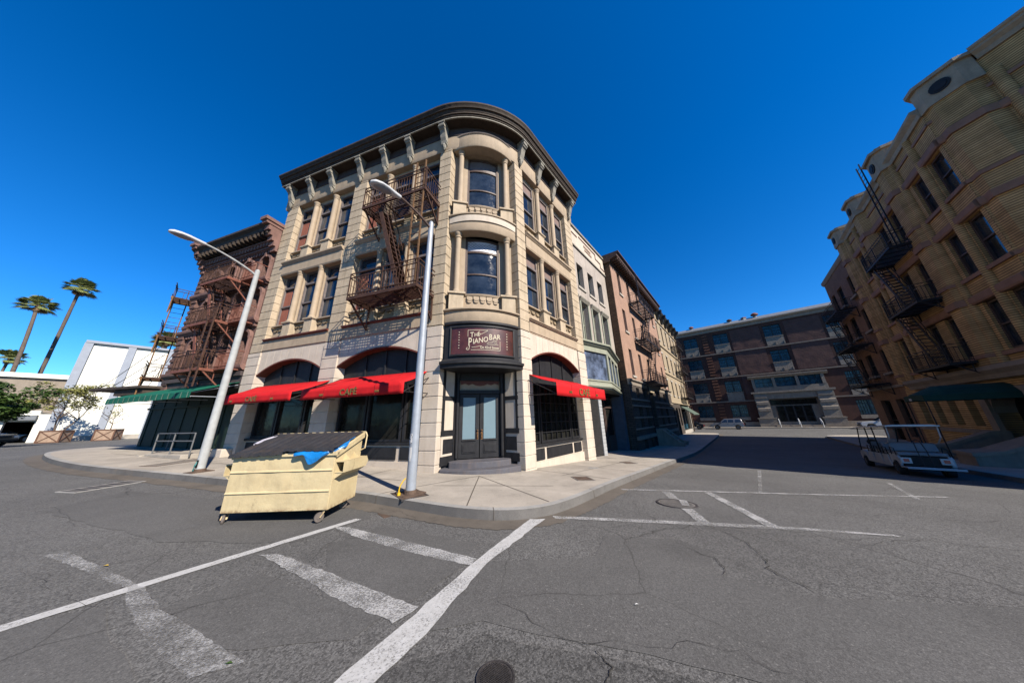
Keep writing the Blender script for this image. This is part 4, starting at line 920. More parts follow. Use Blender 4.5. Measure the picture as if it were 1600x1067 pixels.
# ================================================================== dumpster
def dumpster():
    az = radians(88.4); A_ = Vector((-5.04, 5.015)); zg = hgt(-4.2, 5.4)-.0
    root = thing('dumpster', 'scuffed cream yellow dumpster with black lids standing in the road by the kerb', 'dumpster', loc=(A_.x, A_.y, zg), rz=atan2(cos(az), sin(az)))
    L, D, zb, zf, zk = 1.79, .86, .17, 1.10, 1.38; Y = MT['ysteel']; t = .012
    m = MB()   # x along the front, y = depth away from the camera
    m.ext_s([(0, zb), (D, zb), (D, zb+t), (0, zb+t)], 0, L)
    m.box(0, L, 0, t, zb, zf); m.box(0, L, D-t, D, zb, zk)
    for x in (0, L-t): m.ext_s([(t, zb), (D-t, zb), (D-t, zk), (t, zf)], x, x+t)
    m.build('body', Y, root, bevel=.004)
    m = MB(); nx, nz = 60, 32; V = [[m.P((t+(L-2*t)*i/nx, -.006+.016*noise.noise(Vector((i*.11, j*.13, 5)))*sin(pi*i/nx)*sin(pi*j/nz)-.004*max(0, sin(i*1.1))*0, zb+.01+(zf-zb-.07)*j/nz)) for j in range(nz+1)] for i in range(nx+1)]
    for i in range(nx):
        for j in range(nz): m.F([V[i][j], V[i+1][j], V[i+1][j+1], V[i][j+1]])
    m.build('front_panel', Y, root, smooth=True)
    for z in (.50, .83):
        m = MB(); m.ext_s([(0, z-.045), (-.020, z-.040), (-.024, z-.03), (0, z)], .01, L-.01); m.build('front_rib', Y, root)
    m = MB(); m.ext_s([(-.04, zf-.06), (.05, zf-.06), (.05, zf), (-.04, zf)], -.04, L+.04); m.build('front_rim', Y, root, bevel=.006)
    for x in (-.04, L-.02): m = MB(); m.ext_s([(.0, zf-.09), (D+.02, zk-.09), (D+.02, zk+.01), (.0, zf)], x, x+.06); m.build('side_rim', Y, root, bevel=.005)
    for sx, x0 in ((-1, 0), (1, L)):
        m = MB(); xa, xb = x0, x0+sx*.15; lo = [(min(xa, xb)), (max(xa, xb))]
        z0, z1 = .74, .93
        for za, zc in ((z0, z0+.012), (z1-.012, z1)): m.box(lo[0], lo[1], .05, .84, za, zc)
        m.box(xb-.006, xb+.006, .05, .84, z0, z1)
        m.ext_s([(.84, z0), (.92, z0+.09), (.84, z1)], lo[0], lo[1]); m.ext_o([(x0, z0), (xb, z0), (x0, z0-.1)], .06, .82)
        m.ext_o([(x0, z1), (x0+sx*.1, z1), (x0, z1+.1)], .3, .31); m.ext_o([(x0, z1), (x0+sx*.1, z1), (x0, z1+.1)], .6, .61)
        m.build('fork_pocket', Y, root)
    sl_ = (zk-zf)/D
    for k, (xa, xb, dz) in enumerate(((-.03, L*.5, .0), (L*.5+.01, L+.0, .05))):
        m = MB(); n = 12; rows = []
        for i in range(9):
            y = -.075+(D+.075)*i/8; row = []
            for j in range(n*4+1):
                x = xa+(xb-xa)*j/(n*4); rib = .013 if (j % 8) in (3, 4, 5) else 0
                z = zf+sl_*max(y, 0)+.03+rib+dz*(1-i/8)*(.35+.65*(j/(n*4) if k == 0 else 1-j/(n*4)*.2))+(-.03*(1-i/8)*(1-j/(n*4)) if k == 0 else 0)
                row.append(m.P((x, y, z)))
            rows.append(row)
        for a, b in zip(rows, rows[1:]):
            for j in range(n*4): m.F([a[j], a[j+1], b[j+1], b[j]])
        lo = [m.P((xa+(xb-xa)*j/(n*4), -.082, m.v[rows[0][j]][2]-.055)) for j in range(n*4+1)]
        for j in range(n*4): m.F([lo[j], lo[j+1], rows[0][j+1], rows[0][j]])
        o = m.build('lid', MT['lid'], root); so_ = o.modifiers.new('t', 'SOLIDIFY'); so_.thickness = .012
    m = MB(); m.tube([(-.03, D+.01, zk+.02), (L+.05, D+.01, zk+.02)], .016, 8); m.tube([(L+.05, D+.01, zk+.02), (L+.09, D-.0, zk-.05), (L+.09, D-.03, zk-.3), (L+.0, D-.03, zk-.34)], .014, 6); m.build('hinge_rod', Y, root)
    for x, y, a in ((.03, .1, 2.2), (L-.08, .06, .9), (.12, D-.1, .5), (L-.1, D-.08, .4)):
        m = MB(); c, s = cos(a), sin(a); hx, hy = x-.05*c, y-.05*s-.03
        for d in (-.028, .028): m.ext_z([(x-.03-s*d, y-.03+c*d), (x+.03-s*d, y-.03+c*d), (x+.03-s*d, y+.03+c*d), (x-.03-s*d, y+.03+c*d)], .165, .172); m.bar((x-s*d, y+c*d, .165), (hx-s*d, hy+c*d, .07), .035, .008)
        cs = m.build('caster', Y, root)
        m = MB(); p = [(hx-s*.018, hy+c*.018, .073), (hx+s*.018, hy-c*.018, .073)]; m.tube(p, .073, 18); m.tube([(hx-s*.024, hy+c*.024, .073), (hx+s*.024, hy-c*.024, .073)], .035, 12)
        m.build('wheel', MT['wheelgrey'], cs, bevel=.004)
    return root, zg
MT['wheelgrey'] = plain('caster_rubber', (.16, .135, .12), .8, .3, 9)
dr, dzg = dumpster()
def bag(name, label, pts, mat, th=.02, seed=0, grp=None):
    """crumpled plastic sheet hanging over an edge; pts rows of 3D points"""
    rnd = random.Random(seed); m = MB(); n = len(pts[0]); sub = 4; rows = []
    R = len(pts)
    def P(i, j):
        i0, j0 = min(int(i), R-2), min(int(j), n-2); fi, fj = i-i0, j-j0
        a = Vector(pts[i0][j0]).lerp(Vector(pts[i0][j0+1]), fj); b = Vector(pts[i0+1][j0]).lerp(Vector(pts[i0+1][j0+1]), fj); return a.lerp(b, fi)
    for i in range((R-1)*sub+1):
        rows.append([])
        for j in range((n-1)*sub+1):
            p = P(i/sub, j/sub); q = noise.noise_vector(p*7+Vector((seed, 0, 0)))*.03; rows[-1].append(m.P(p+q))
    for a, b in zip(rows, rows[1:]):
        for j in range(len(a)-1): m.F([a[j], a[j+1], b[j+1], b[j]])
    o = m.build(name, mat, None, smooth=False); o.location = dr.location; o.rotation_euler = dr.rotation_euler
    so_ = o.modifiers.new('t', 'SOLIDIFY'); so_.thickness = th; sb = o.modifiers.new('s', 'SUBSURF'); sb.levels = sb.render_levels = 1
    tag(o, label, 'rubbish bag'); return o
bag('rubbish_bag', 'bright blue plastic bag hanging out from under the dumpster lid', [[(1.12, .1, 1.14), (1.3, .12, 1.16), (1.5, .14, 1.18), (1.68, .3, 1.24), (1.78, .6, 1.33)], [(1.12, -.03, 1.12), (1.3, -.05, 1.13), (1.48, -.05, 1.13), (1.70, .0, 1.16), (1.83, .35, 1.27)], [(1.12, -.10, 1.10), (1.26, -.10, 1.07), (1.46, -.10, 1.01), (1.68, -.09, 1.08), (1.87, .22, 1.20)], [(1.14, -.10, 1.06), (1.3, -.10, 1.05), (1.42, -.10, .90), (1.64, -.09, 1.03), (1.86, .15, 1.15)]], MT['bag'], .008, 3)
bag('rubbish_bag', 'whitish plastic bag bulging behind the left end of the dumpster lid', [[(-.03, .35, 1.2), (-.05, .5, 1.26), (.0, .7, 1.32)], [(-.07, .38, 1.25), (-.03, .55, 1.33), (.05, .72, 1.37)], [(.04, .4, 1.25), (.06, .55, 1.31), (.1, .75, 1.37)]], MT['bagw'], .01, 8)
# ================================================================== small ironwork in the ground
def plate(name, label, cat, P, w, d, az, mat, dz, h=.012, frame=None, slots=0, rnd_=False):
    z = hgt(*P)+dz; e = .3; gx = (hgt(P[0]+e, P[1])-hgt(P[0]-e, P[1]))/(2*e); gy = (hgt(P[0], P[1]+e)-hgt(P[0], P[1]-e))/(2*e)
    o = thing(name, label, cat, loc=(P[0], P[1], z)); nrm = Vector((-gx, -gy, 1)).normalized(); q = nrm.to_track_quat('Z', 'Y'); o.rotation_euler = (q @ Matrix.Rotation(az, 3, 'Z').to_quaternion()).to_euler()
    m = MB()
    if rnd_:
        m.lathe(0, 0, [(w*.97, -.02), (w*.97, h)], 40); c = m.build('cover', mat, o)
        m = MB(); m.lathe(0, 0, [(w*.985, -.01), (w*.985, h+.003), (w*1.09, h+.003), (w*1.13, -.01)], 40); m.f = m.f[:-2]; m.build('ring', frame, o)
        m = MB(); k = 10
        for i in range(-k, k+1):
            for j in range(-k, k+1):
                x, y = i*w/k*.9, j*w/k*.9
                if x*x+y*y < (w*.88)**2: m.box(x-w/k*.26, x+w/k*.26, y-w/k*.26, y+w/k*.26, h, h+.006)
        m.build('studs', mat, c)
    else:
        m.box(-w/2, w/2, -d/2, d/2, -.02, h); c = m.build('cover', mat, o, bevel=.003)
        if frame:
            m = MB(); b = .035
            m.box(-w/2-b, w/2+b, -d/2-b, -d/2-.004, -.02, h+.002).box(-w/2-b, w/2+b, d/2+.004, d/2+b, -.02, h+.002).box(-w/2-b, -w/2-.004, -d/2-.004, d/2+.004, -.02, h+.002).box(w/2+.004, w/2+b, -d/2-.004, d/2+.004, -.02, h+.002); m.build('frame', frame, o)
        for k in range(slots): m = MB(); x = -w/2+w*(k+.5)/slots; m.box(x-w/slots*.2, x+w/slots*.2, -d/2+.03, d/2-.03, h, h+.004); m.build('bar', MT['castiron'], c)
    return o
MT['castiron'] = plain('worn_cast_iron', (.20, .185, .17), .7, .35, 7, 60, .5); MT['castdark'] = plain('dark_cast_iron', (.05, .045, .045), .6, .3, 7, 60, .5)
plate('manhole_cover', 'large round manhole cover crossed by a painted white line', 'manhole cover', (3.3, 6.11), .34, 0, .3, MT['castiron'], .0, frame=MT['castdark'], rnd_=True)
plate('manhole_cover', 'small dark round cover at the bottom edge of the road', 'manhole cover', (-.165, 2.235), .115, 0, .3, MT['castdark'], .0, .014, frame=MT['castdark'], rnd_=True)
def walk_mark():
    o = sheet('pavement_paint_mark', ragged([(2.55, 10.3), (2.75, 10.55), (3.1, 10.6), (2.95, 10.35), (3.15, 10.15), (2.8, 10.25)], .03, .1), .156, MT['paint2'], .3)
walk_mark()
sheet('road_line', [(3.52, 6.40), (3.62, 6.27), (3.42, 5.86), (3.30, 5.92)], .0225, MT['paint2'])
plate('drain_grate', 'long dark drain grate with a pale edge in the road left of the dumpster', 'drain grate', (-10.65, 7.42), 1.1, .5, .2, MT['castdark'], .0, .012, MT['kerb'], 6)
plate('utility_cover', 'rusty rectangular utility cover in the pavement near the right kerb', 'utility cover', (1.87, 8.05), .55, .42, -.75, MT['rustplate'], .152, .006, MT['castiron'])
plate('utility_cover', 'farther rusty utility cover in the pavement past the red awning', 'utility cover', (4.9, 12.3), .6, .42, -.75, MT['rustplate'], .152, .006, MT['castiron'])
plate('utility_cover', 'wide brownish pavement cover left of the leaning street lamp', 'utility cover', (-12.2, 10.1), 1.5, .5, .3, MT['rustplate2'] if 'rustplate2' in MT else MT['conc_dark'], .152, .005, MT['rustplate'])
plate('utility_cover', 'rusty square plate around the foot of the near street lamp', 'utility cover', (-2.27, 6.2), .66, .5, .25, MT['rustplate'], .150, .004, MT['castdark'])
plate('kerb_inlet', 'small rusty repair plate in the road beside the kerb, right of the dumpster', 'drain', (-2.42, 5.42), .34, .12, .45, MT['rustplate'], .0, .005)
# ================================================================== brownstone building on the left
def cornice_profile(p, z0, z1): return [(-.3, z0), (.08, z0), (.10, z0+(z1-z0)*.15), (p*.75, z0+(z1-z0)*.3), (p*.8, z0+(z1-z0)*.6), (p, z0+(z1-z0)*.8), (p, z1), (-.3, z1)]
def arch_fill(m, s0, s1, zt, o0, o1, r):
    """two spandrels that turn a square window head into an arch"""
    c = (s0+s1)/2; h = (s1-s0)/2
    for sx in (-1, 1):
        m.ext_o([(c+sx*h, zt)]+[(c+sx*h*sin(t), zt-r+r*cos(t)) for t in lin(0, pi/2, 6)], o0, o1)
def brownstone():
    root = thing('brownstone_building', 'dark reddish brown brownstone with arched windows left of the tan corner building', 'building', FL)
    s0, s1 = 10.62, 17.2; Bk, St = A['brownbrick'], A['brownstone']
    rows = [(4.45, 6.15), (6.85, 8.5), (9.1, 10.45)]; cs = [11.32, 12.75, 14.2, 15.65]
    holes = [(c-.36, c+.36, z0, z1) for z0, z1 in rows for c in cs]
    m = MB(); m.wall(s0, s1, 3.4, 11.5, -.5, -.10, holes); m.build('wall', Bk, root)
    for (z0, z1) in rows:
        for c in cs:
            window(root, 1, c-.36, c+.36, z0, z1, -.34, A['greywood'], A['glass'], .055, rail=.5)
            m = MB(); arch_fill(m, c-.37, c+.37, z1+.01, -.3, -.06, .30); m.box(c-.50, c-.37, -.12, .0, z0-.02, z1-.28); m.box(c+.37, c+.50, -.12, .0, z0-.02, z1-.28)
            m.lathe(c-.435, .0, [(.06, z0), (.05, z0+.1), (.05, z1-.45), (.09, z1-.3)], 8); m.lathe(c+.435, .0, [(.06, z0), (.05, z0+.1), (.05, z1-.45), (.09, z1-.3)], 8)
            t = lin(-pi/2, pi/2, 12)
            for a, b in zip(t, t[1:]): m.ext_o([(c+.37*sin(a), z1-.29+.30*cos(a)), (c+.50*sin(a), z1-.29+.42*cos(a)), (c+.50*sin(b), z1-.29+.42*cos(b)), (c+.37*sin(b), z1-.29+.30*cos(b))], -.1, .05)
            m.box(c-.07, c+.07, 0, .1, z1-.02, z1+.2)
            m.build('arch_surround', St, root)
        m = MB(); m.ext_s([(-.12, z0-.28), (.06, z0-.28), (.16, z0-.18), (.18, z0-.10), (.18, z0-.03), (-.12, z0)], s0, s1+.1).build('sill_belt', St, root)
        m = MB(); k = s0+.1
        while k < s1: m.box(k, k+.12, -.1, .03, z1+.22, z1+.4); k += .24
        m.box(s0, s1, -.1, .06, z1+.4, z1+.46); m.build('dentil_course', St, root)
    m = MB(); m.box(s0, s1, -.4, .02, 10.95, 11.5)
    k = s0+.08
    while k < s1-.1:
        m.ext_o([(k, 11.12), (k+.09, 11.04), (k+.18, 11.12), (k+.18, 11.30), (k, 11.30)], .02, .16); k += .26
    m.box(s0, s1, 0, .2, 11.30, 11.38); m.box(s0, s1, 0, .12, 10.9, 10.98); m.build('corbel_table', St, root)
    m = MB(); m.ext_s(cornice_profile(.70, 11.5, 12.12), s0+.05, s1+.3)
    k = s0+.1
    while k < s1+.2: m.box(k, k+.12, .05, .56, 11.46, 11.66); k += .36
    m.build('cornice', A['darkcornice'], root)
    for s in (s0+.15, s1-.05):
        m = MB()
        for j in range(5): w = .19; m.box(s-w, s+w, 0, .12+.12*j, 10.6+.26*j, 10.78+.26*j+.08)
        m.box(s-.26, s+.26, -.3, .84, 12.12, 12.3); m.box(s-.2, s+.2, -.3, .76, 11.95, 12.12)
        m.build('end_bracket', St, root)
    m = MB(); m.box(s1-.45, s1+.0, -.3, .04, 3.4, 10.9); z = 3.5
    while z < 10.7: m.box(s1-.48, s1+.03, -.3, .08, z, z+.16); z += .32
    m.build('quoin_pier', Bk, root)
    m = MB(); m.box(s1-.02, s1+.38, -.9, -.05, 9.4, 11.7); m.build('side_chimney', A['darkcornice'], root)
    d0 = Vector((0, 0)); 
    # side wall follows the back street, and the flat roof
    q = [(s0, -.3), (s1, -.3)]; v = Vector((DR[0], DR[1])); e = (v.x*DL[0]+v.y*DL[1], v.x*NL[0]+v.y*NL[1])
    m = MB(); m.ext_z([(s0, -.35), (s1, -.35), (s1+e[0]*9, -.35+e[1]*9), (s0, -9)], 3.45, 11.6); m.ext_z([(s0, -1.2), (s1, -1.2), (s1+e[0]*9, -.35+e[1]*9), (s0, -9)], 0, 3.45); m.build('block', Bk, root)
    m = MB(); m.box(s0, s1, -.4, .0, 3.4, 4.1); m.box(s0, s1, -.4, .1, 3.9, 4.1); m.build('fascia', A['frieze'], root)
    # recessed green shopfront
    m = MB(); m.box(s0, 20.4, -1.1, -.9, .2, 3.6)
    k = s0+.2
    while k < 20.3: m.box(k, k+.05, -.9, -.87, .3, 3.5); k += 1.15
    m.box(s0, 20.4, -.9, -.8, .5, .62); m.box(s0, 20.4, -.9, -.8, 2.7, 2.8); m.build('shopfront', A['greenwall'], root)
    m = MB(); m.box(s0, 18.2, -1.0, .1, 3.3, 3.42); m.build('soffit', A['shade'], root)
    return root
brownstone()
bfe = fire_escape('reddish iron fire escape with three balconies on the front of the brownstone', FL, [(4.2, 11.75, 14.05), (6.52, 11.8, 14.1), (8.83, 11.85, 14.15)], 1.02, MT['rust'], MT['rustred'], stair=[(13.9, 8.75, 12.9, 6.5, .3, .45), (13.9, 6.45, 12.9, 4.2, .3, .45)], ladders=[(11.75, 1.05, 3.35, 6.6, .5)], rail_h=.85, bal=.1)
m = MB()
for z in (4.2, 6.52, 8.83):
    m = MB()
    for zz in (z+.85, z+.7, z+.1): m.bar((11.75, .55, zz), (10.85, .55, zz), .03)
    m.bar((10.85, .05, z+.85), (10.85, .55, z+.85), .03)
    for k in range(9): m.bar((11.75-.1*k-.05, .55, z), (11.75-.1*k-.05, .55, z+.7), .016)
    m.box(10.85, 11.75, .0, .55, z-.06, z); m.build('side_balcony', MT['rustred'], bfe)
# rear fire escape on the side street wall
FS = Frame((FL.w(17.2, 0).x, FL.w(17.2, 0).y), AR, 1)
fire_escape('thin rusty fire escape on the back street side of the brownstone, seen against the sky', FS, [(4.28, -.85, .1), (6.6, -.85, .1), (8.95, -.85, .1)], 1.3, MT['rust'], MT['orangeiron'], ladders=[(-.8, 1.25, 4.3, 6.6, .5), (-.8, 1.25, 6.6, 9.0, .5)], rail_h=.85, bal=.3, o_in=.2)
# green awning
root = thing('awning', 'long dark green canvas awning with pale stripes over the brownstone shopfront', 'awning', FL)
def quadstrip(m, A0, A1, B0, B1, n):
    for k in range(n):
        f0, f1 = k/n, (k+1)/n; m.face([Vector(A0).lerp(Vector(A1), f0), Vector(A0).lerp(Vector(A1), f1), Vector(B0).lerp(Vector(B1), f1), Vector(B0).lerp(Vector(B1), f0)])
a0, a1, b0, b1 = (10.66, .0, 3.60), (19.1, .0, 3.60), (10.66, 1.45, 3.04), (17.55, 1.45, 3.04)
m = MB(); quadstrip(m, a0, a1, b0, b1, 18); m.face([a1, (19.1, 0, 3.3), (17.55, 1.45, 2.84), b1]); c_ = m.build('canopy', A['green'], root); x_ = c_.modifiers.new('t', 'SOLIDIFY'); x_.thickness = .015
m = MB(); quadstrip(m, b0, b1, (10.66, 1.46, 2.80), (17.55, 1.46, 2.80), 30); v_ = m.build('valance', A['green'], root); x_ = v_.modifiers.new('t', 'SOLIDIFY'); x_.thickness = .012
for k in range(15):
    m = MB(); s = 10.75+k*.46; w = .045
    m.face([(s, 1.475, 2.80), (s+w, 1.475, 2.80), (s+w, 1.475, 3.04), (s, 1.475, 3.04)]); m.build('stripe', A['greenstripe'], v_)
m = MB(); m.tube([(10.7, 1.4, 2.85), (17.5, 1.4, 2.85)], .02, 6)
for s in (10.75, 13, 15.2, 17.4): m.tube([(s, -.1, 3.5), (s, 1.4, 3.0)], .018, 6); m.tube([(s, -.1, 2.9), (s, 1.4, 2.86)], .018, 6)
m.build('frame', MT['galv'], root)
# brown canopy with rods
root = thing('canopy', 'flat dark brown canopy held by thin rods, past the green awning', 'canopy', FL)
m = MB(); m.ext_z([(16.9, -.4), (17.3, .7), (21.2, 1.15), (22.0, -1.8), (17.5, -3)], 3.66, 3.80); m.ext_z([(17.0, -.4), (17.4, .55), (19.5, .8), (20.6, -1.8), (17.5, -3)], 3.35, 3.66); m.build('slab', A['darkcornice'], root, bevel=.02)
for (s, o), (s2, o2, z2) in (((21.0, .9), (17.9, .3, 6.1)), ((20.2, .8), (17.9, .1, 5.6)), ((19.4, .7), (17.9, 0, 5.0)), ((21.6, -.8), (18.1, -.6, 7.2))):
    m = MB(); m.tube([(s, o, 3.8), (s2, o2, z2)], .014, 5); m.build('rod', A['iron'], root)
# raised walk, ramp and railing
root = thing('raised_walk', 'low concrete ramp and landing below the green awning', 'ramp', FL)
m = MB(); m.ext_z([(10.7, -1.2), (10.7, 1.15), (13.3, 1.15), (15.4, -.1), (20.4, -1.2), (20.4, -1.4)], .1, .62); m.build('landing', A['walk'], root, bevel=.02)
m = MB(); m.ext_z([(13.3, 1.3), (13.3, 1.15), (15.4, -.1), (19.8, -.9), (20.4, -.6), (17.5, .4)], .1, .58); m.build('ramp', A['walk'], root, bevel=.02)
m = MB(); m.ext_z([(9.9, .0), (10.6, .0), (10.6, .35), (9.9, .35)], .1, .75); m.build('plinth_block', A['cream'], root, bevel=.03)
root = thing('railing', 'grey two bar pipe railing along the ramp edge behind the leaning street lamp', 'railing', FL)
m = MB(); pts = [(10.5, 1.0), (13.2, 1.0), (15.3, -.15)]
for z in (1.42, 1.12): m.tube([(a, b, z) for a, b in pts], .022, 8)
m.build('rails', A['steelrail'], root, smooth=True)
for s, o in ((10.5, 1.0), (11.9, 1.0), (13.2, 1.0), (15.3, -.15)): m = MB(); m.tube([(s, o, .55 if s != 13.2 else .3), (s, o, 1.42)], .024, 8); m.build('post', A['steelrail'], root)
# ================================================================== white hall, far left
Qw = (62*sin(radians(-59.9)), 62*cos(radians(-59.9))); FW = Frame(Qw, AR, -1)
def white_hall():
    root = thing('white_hall', 'tall blank white stucco hall with blue grey pilasters, far left', 'building', FW)
    m = MB(-1); m.box(0, 40, -14, 0, -.5, 12.5); m.build('wall', A['whitestucco'], root)
    m = MB(-1); m.box(-.15, 40, -.3, .35, 12.3, 12.62); m.build('coping', A['bluegrey'], root)
    for s in (-.2, 3.0, 6.35, 9.2, 12.4, 15.6, 18.8): m = MB(-1); m.box(s, s+.62, -.1, .3, -.5, 12.3); m.build('pilaster', A['bluegrey'], root)
    m = MB(-1); m.box(.5, 40, 0, .12, -.5, 1.1); m.build('base_course', A['limeframe'], root)
white_hall()
def carport():
    root = thing('garage_building', 'low white and grey building with a dark arched garage opening at the left edge', 'building', FW)
    m = MB(-1); m.box(-.95, -.2, -6, 0, -.5, 3.6); m.build('white_wall', A['whitestucco'], root)
    m = MB(-1); m.wall(-22, -.95, -.5, 4.0, -.6, -.1, [(-2.7, -1.0, 0, 2.8)]); m.build('wall', A['whitestucco'], root)
    m = MB(-1); m.box(-22, -.95, -.6, .5, 2.95, 3.5); m.build('eave', A['roofmetal'], root)
    m = MB(-1); m.box(-22, 0, -25, -14.0, -.5, 9.1); m.build('grey_block', A['grimestone'], root)
    m = MB(-1); m.box(-22, 0, -13.98, -13.6, 9.0, 9.6); m.build('parapet', A['whitestucco'], root)
    m = MB(-1); m.box(-12, -.95, -8, -7.5, -.5, 3.5); m.box(-12, -11.8, -8, -.6, -.5, 3.5); m.build('interior', A['shade'], root)
    m = MB(-1); m.box(-22, -.95, -12, -.6, 3.6, 3.8); m.build('roof', A['roofmetal'], root)
carport()
# ---- trees
def leaf_cloud(m, centres, n, size, rnd, flat=.7):
    for _ in range(n):
        c, r = rnd.choice(centres)
        while True:
            v = Vector((rnd.uniform(-1, 1), rnd.uniform(-1, 1), rnd.uniform(-1, 1)))
            if v.length < 1: break
        p = Vector(c)+Vector((v.x*r, v.y*r, v.z*r*flat)); a = rnd.uniform(0, 2*pi); t = rnd.uniform(-.9, .9); s = size*rnd.uniform(.6, 1.3)
        u = Vector((cos(a), sin(a), t)).normalized()*s; w = u.cross(Vector((rnd.uniform(-1, 1), rnd.uniform(-1, 1), 1))).normalized()*s*.5
        i = len(m.v); m.v += [tuple(p-u), tuple(p+w*.9), tuple(p+u), tuple(p-w*.9)]; m.f.append([i, i+1, i+2, i+3])
def tree(label, P, h_trunk, spread, h, nleaf, lsize, mat, seed, nbr=7, stems=1, bare=False, base=0, cat='tree', rtr=.12):
    rnd = random.Random(seed); root = thing('tree', label, cat, loc=(P[0], P[1], hgt(*P)+base))
    m = MB(); ends = []
    def grow(p, d, L, r, lev):
        n = 5; pts = [p]; q = p
        for k in range(n): d = (d+Vector((rnd.uniform(-1, 1), rnd.uniform(-1, 1), rnd.uniform(-.4, .9)))*.16).normalized(); q = q+d*L/n; pts.append(q)
        m.tube(pts, [r*(1-.55*k/n) for k in range(n+1)], 6)
        if lev == 0: ends.append(q); return
        for k in range(nbr if lev > 1 else 4):
            a = rnd.uniform(0, 2*pi); e = Vector((cos(a)*spread, sin(a)*spread, rnd.uniform(.25, 1.0)*h)).normalized()
            grow(pts[-1] if k % 2 else pts[3], (e+d*.35).normalized(), L*rnd.uniform(.6, .95), r*.5, lev-1)
    for k in range(stems): grow(Vector((rnd.uniform(-.1, .1)*stems, rnd.uniform(-.1, .1)*stems, 0)), Vector((rnd.uniform(-.12, .12)*stems, rnd.uniform(-.12, .12)*stems, 1)).normalized(), h_trunk, rtr, 2)
    m.build('trunk', A['bark'], root, smooth=True)
    if not bare:
        c = [(tuple(e), spread*.22*rnd.uniform(.6, 1.3)) for e in ends]; m = MB(); leaf_cloud(m, c, nleaf, lsize, rnd, .6); m.build('crown', mat, root)
    else:
        c = [(tuple(e), spread*.18) for e in ends[::3]]; m = MB(); leaf_cloud(m, c, nleaf, lsize, rnd, .8); m.build('crown', mat, root)
    return root
tree('broad bushy green tree at the left edge in front of the garage', (-41.5, 19.9), 2.3, 3.6, 1.5, 9000, .14, A['leaf'], 11, nbr=7)
def planter(label, P, az, s=1.35):
    root = thing('planter', label, 'planter', loc=(P[0], P[1], hgt(*P)), rz=az, group='wooden tree boxes by the white hall')
    m = MB(); a, b = s/2, s/2*1.05; z = s*.9
    m.ext_z([(-a, -a), (a, -a), (a, a), (-a, a)], .04, z); m.build('box', A['wood'], root)
    m = MB()
    for x in (-a, a):
        for y in (-a, a): m.box(x-.05, x+.05, y-.05, y+.05, 0, z+.02)
    for y in (-a-.02, a+.02): m.box(-a, a, y-.03, y+.03, z-.08, z+.01); m.box(-a, a, y-.03, y+.03, .02, .1); m.bar((-a, y, .06), (a, y, z-.03), .07, .04); m.bar((a, y, .06), (-a, y, z-.03), .07, .04)
    for x in (-a-.02, a+.02): m.box(x-.03, x+.03, -a, a, z-.08, z+.01); m.bar((x, -a, .06), (x, a, z-.03), .04, .07); m.bar((x, a, .06), (x, -a, z-.03), .04, .07)
    m.build('frame', A['wooddark'], root); return root
pa = (56*sin(radians(-59.35)), 56*cos(radians(-59.35))); pb = (56*sin(radians(-56.2)), 56*cos(radians(-56.2)))
planter('wooden tree box with crossed braces holding the taller yellow green tree', pa, radians(30)); planter('wooden tree box with crossed braces holding the small bare tree', pb, radians(32))
tree('thin yellow green tree growing from the left wooden tree box', (pa[0]+.1, pa[1]), 2.6, 2.7, 2.2, 3400, .12, A['leaf2'], 5, nbr=6, stems=2, base=.9, rtr=.08)
tree('small nearly bare tree growing from the right wooden tree box', (pb[0], pb[1]), 1.5, 2.2, 1.4, 260, .09, A['leaf2'], 21, nbr=6, bare=True, base=.9, rtr=.06)
def palm(label, P, z0, h, seed, r=.32, R=2.2, bend=(0, 0)):
    rnd = random.Random(seed); root = thing('palm_tree', label, 'palm tree', loc=(P[0], P[1], z0), group=None)
    m = MB(); n = 14; top = Vector((bend[0], bend[1], h)); pts = [(bend[0]*(k/n)**2, bend[1]*(k/n)**2, h*k/n) for k in range(n+1)]
    m.tube(pts, [r*(1.2-.4*k/n)+.015*(k % 2) for k in range(n+1)], 10); m.build('trunk', A['palmbark'], root, smooth=True)
    def fronds(cnt, e0, e1, L, mat, name):
        m = MB()
        for k in range(cnt):
            a = rnd.uniform(0, 2*pi); e = rnd.uniform(e0, e1); d = Vector((cos(a)*cos(e), sin(a)*cos(e), sin(e))); L_ = L*rnd.uniform(.75, 1.1)
            stem = [top, top+d*L_*.25, top+d*L_*.5+Vector((0, 0, -.04*L_))]; m.tube(stem, [.045, .035, .025], 4)
            side = d.cross(Vector((0, 0, 1))).normalized(); up = side.cross(d)
            c = stem[-1]
            for j in range(17):
                t = (j-8)/8*1.25; dd = (d*cos(t)+side*sin(t)).normalized(); ln = L_*.52*(1-.25*abs(t)); w = .05*L_*.6
                p1 = c+dd*ln*.6+up*.03; p2 = c+dd*ln-Vector((0, 0, .20*ln+.1*ln*rnd.random())); q = dd.cross(up).normalized()*w
                i = len(m.v); m.v += [tuple(c), tuple(p1-q), tuple(p2), tuple(p1+q)]; m.f.append([i, i+1, i+2, i+3])
        m.build(name, mat, root)
    fronds(70, -.55, 1.45, R, A['leafp'], 'fronds'); fronds(12, -1.2, -.6, R*.6, A['leafd'], 'dead_fronds')
palm('shorter of the two tall fan palms, left one, behind the white hall', (-80.3, 40.9), .5, 22.6, 3, bend=(-3.2, .4), R=2.3, r=.22)
palm('tallest fan palm, right of the pair, behind the white hall', (-88.6, 47.6), .5, 29.2, 4, bend=(.2, -.4), R=2.6, r=.24)
palm('small distant fan palm at the far left edge', (-125.4, 62.0), .5, 19.0, 6, bend=(.3, 0), R=2.8, r=.26)
pz = Frame((-42, 36), AR, -1)
palm('palm seen through the rear fire escape of the brownstone', (50*sin(radians(-54.6))*1.3, 50*cos(radians(-54.6))*1.3), .5, 14.2, 9, R=1.7)
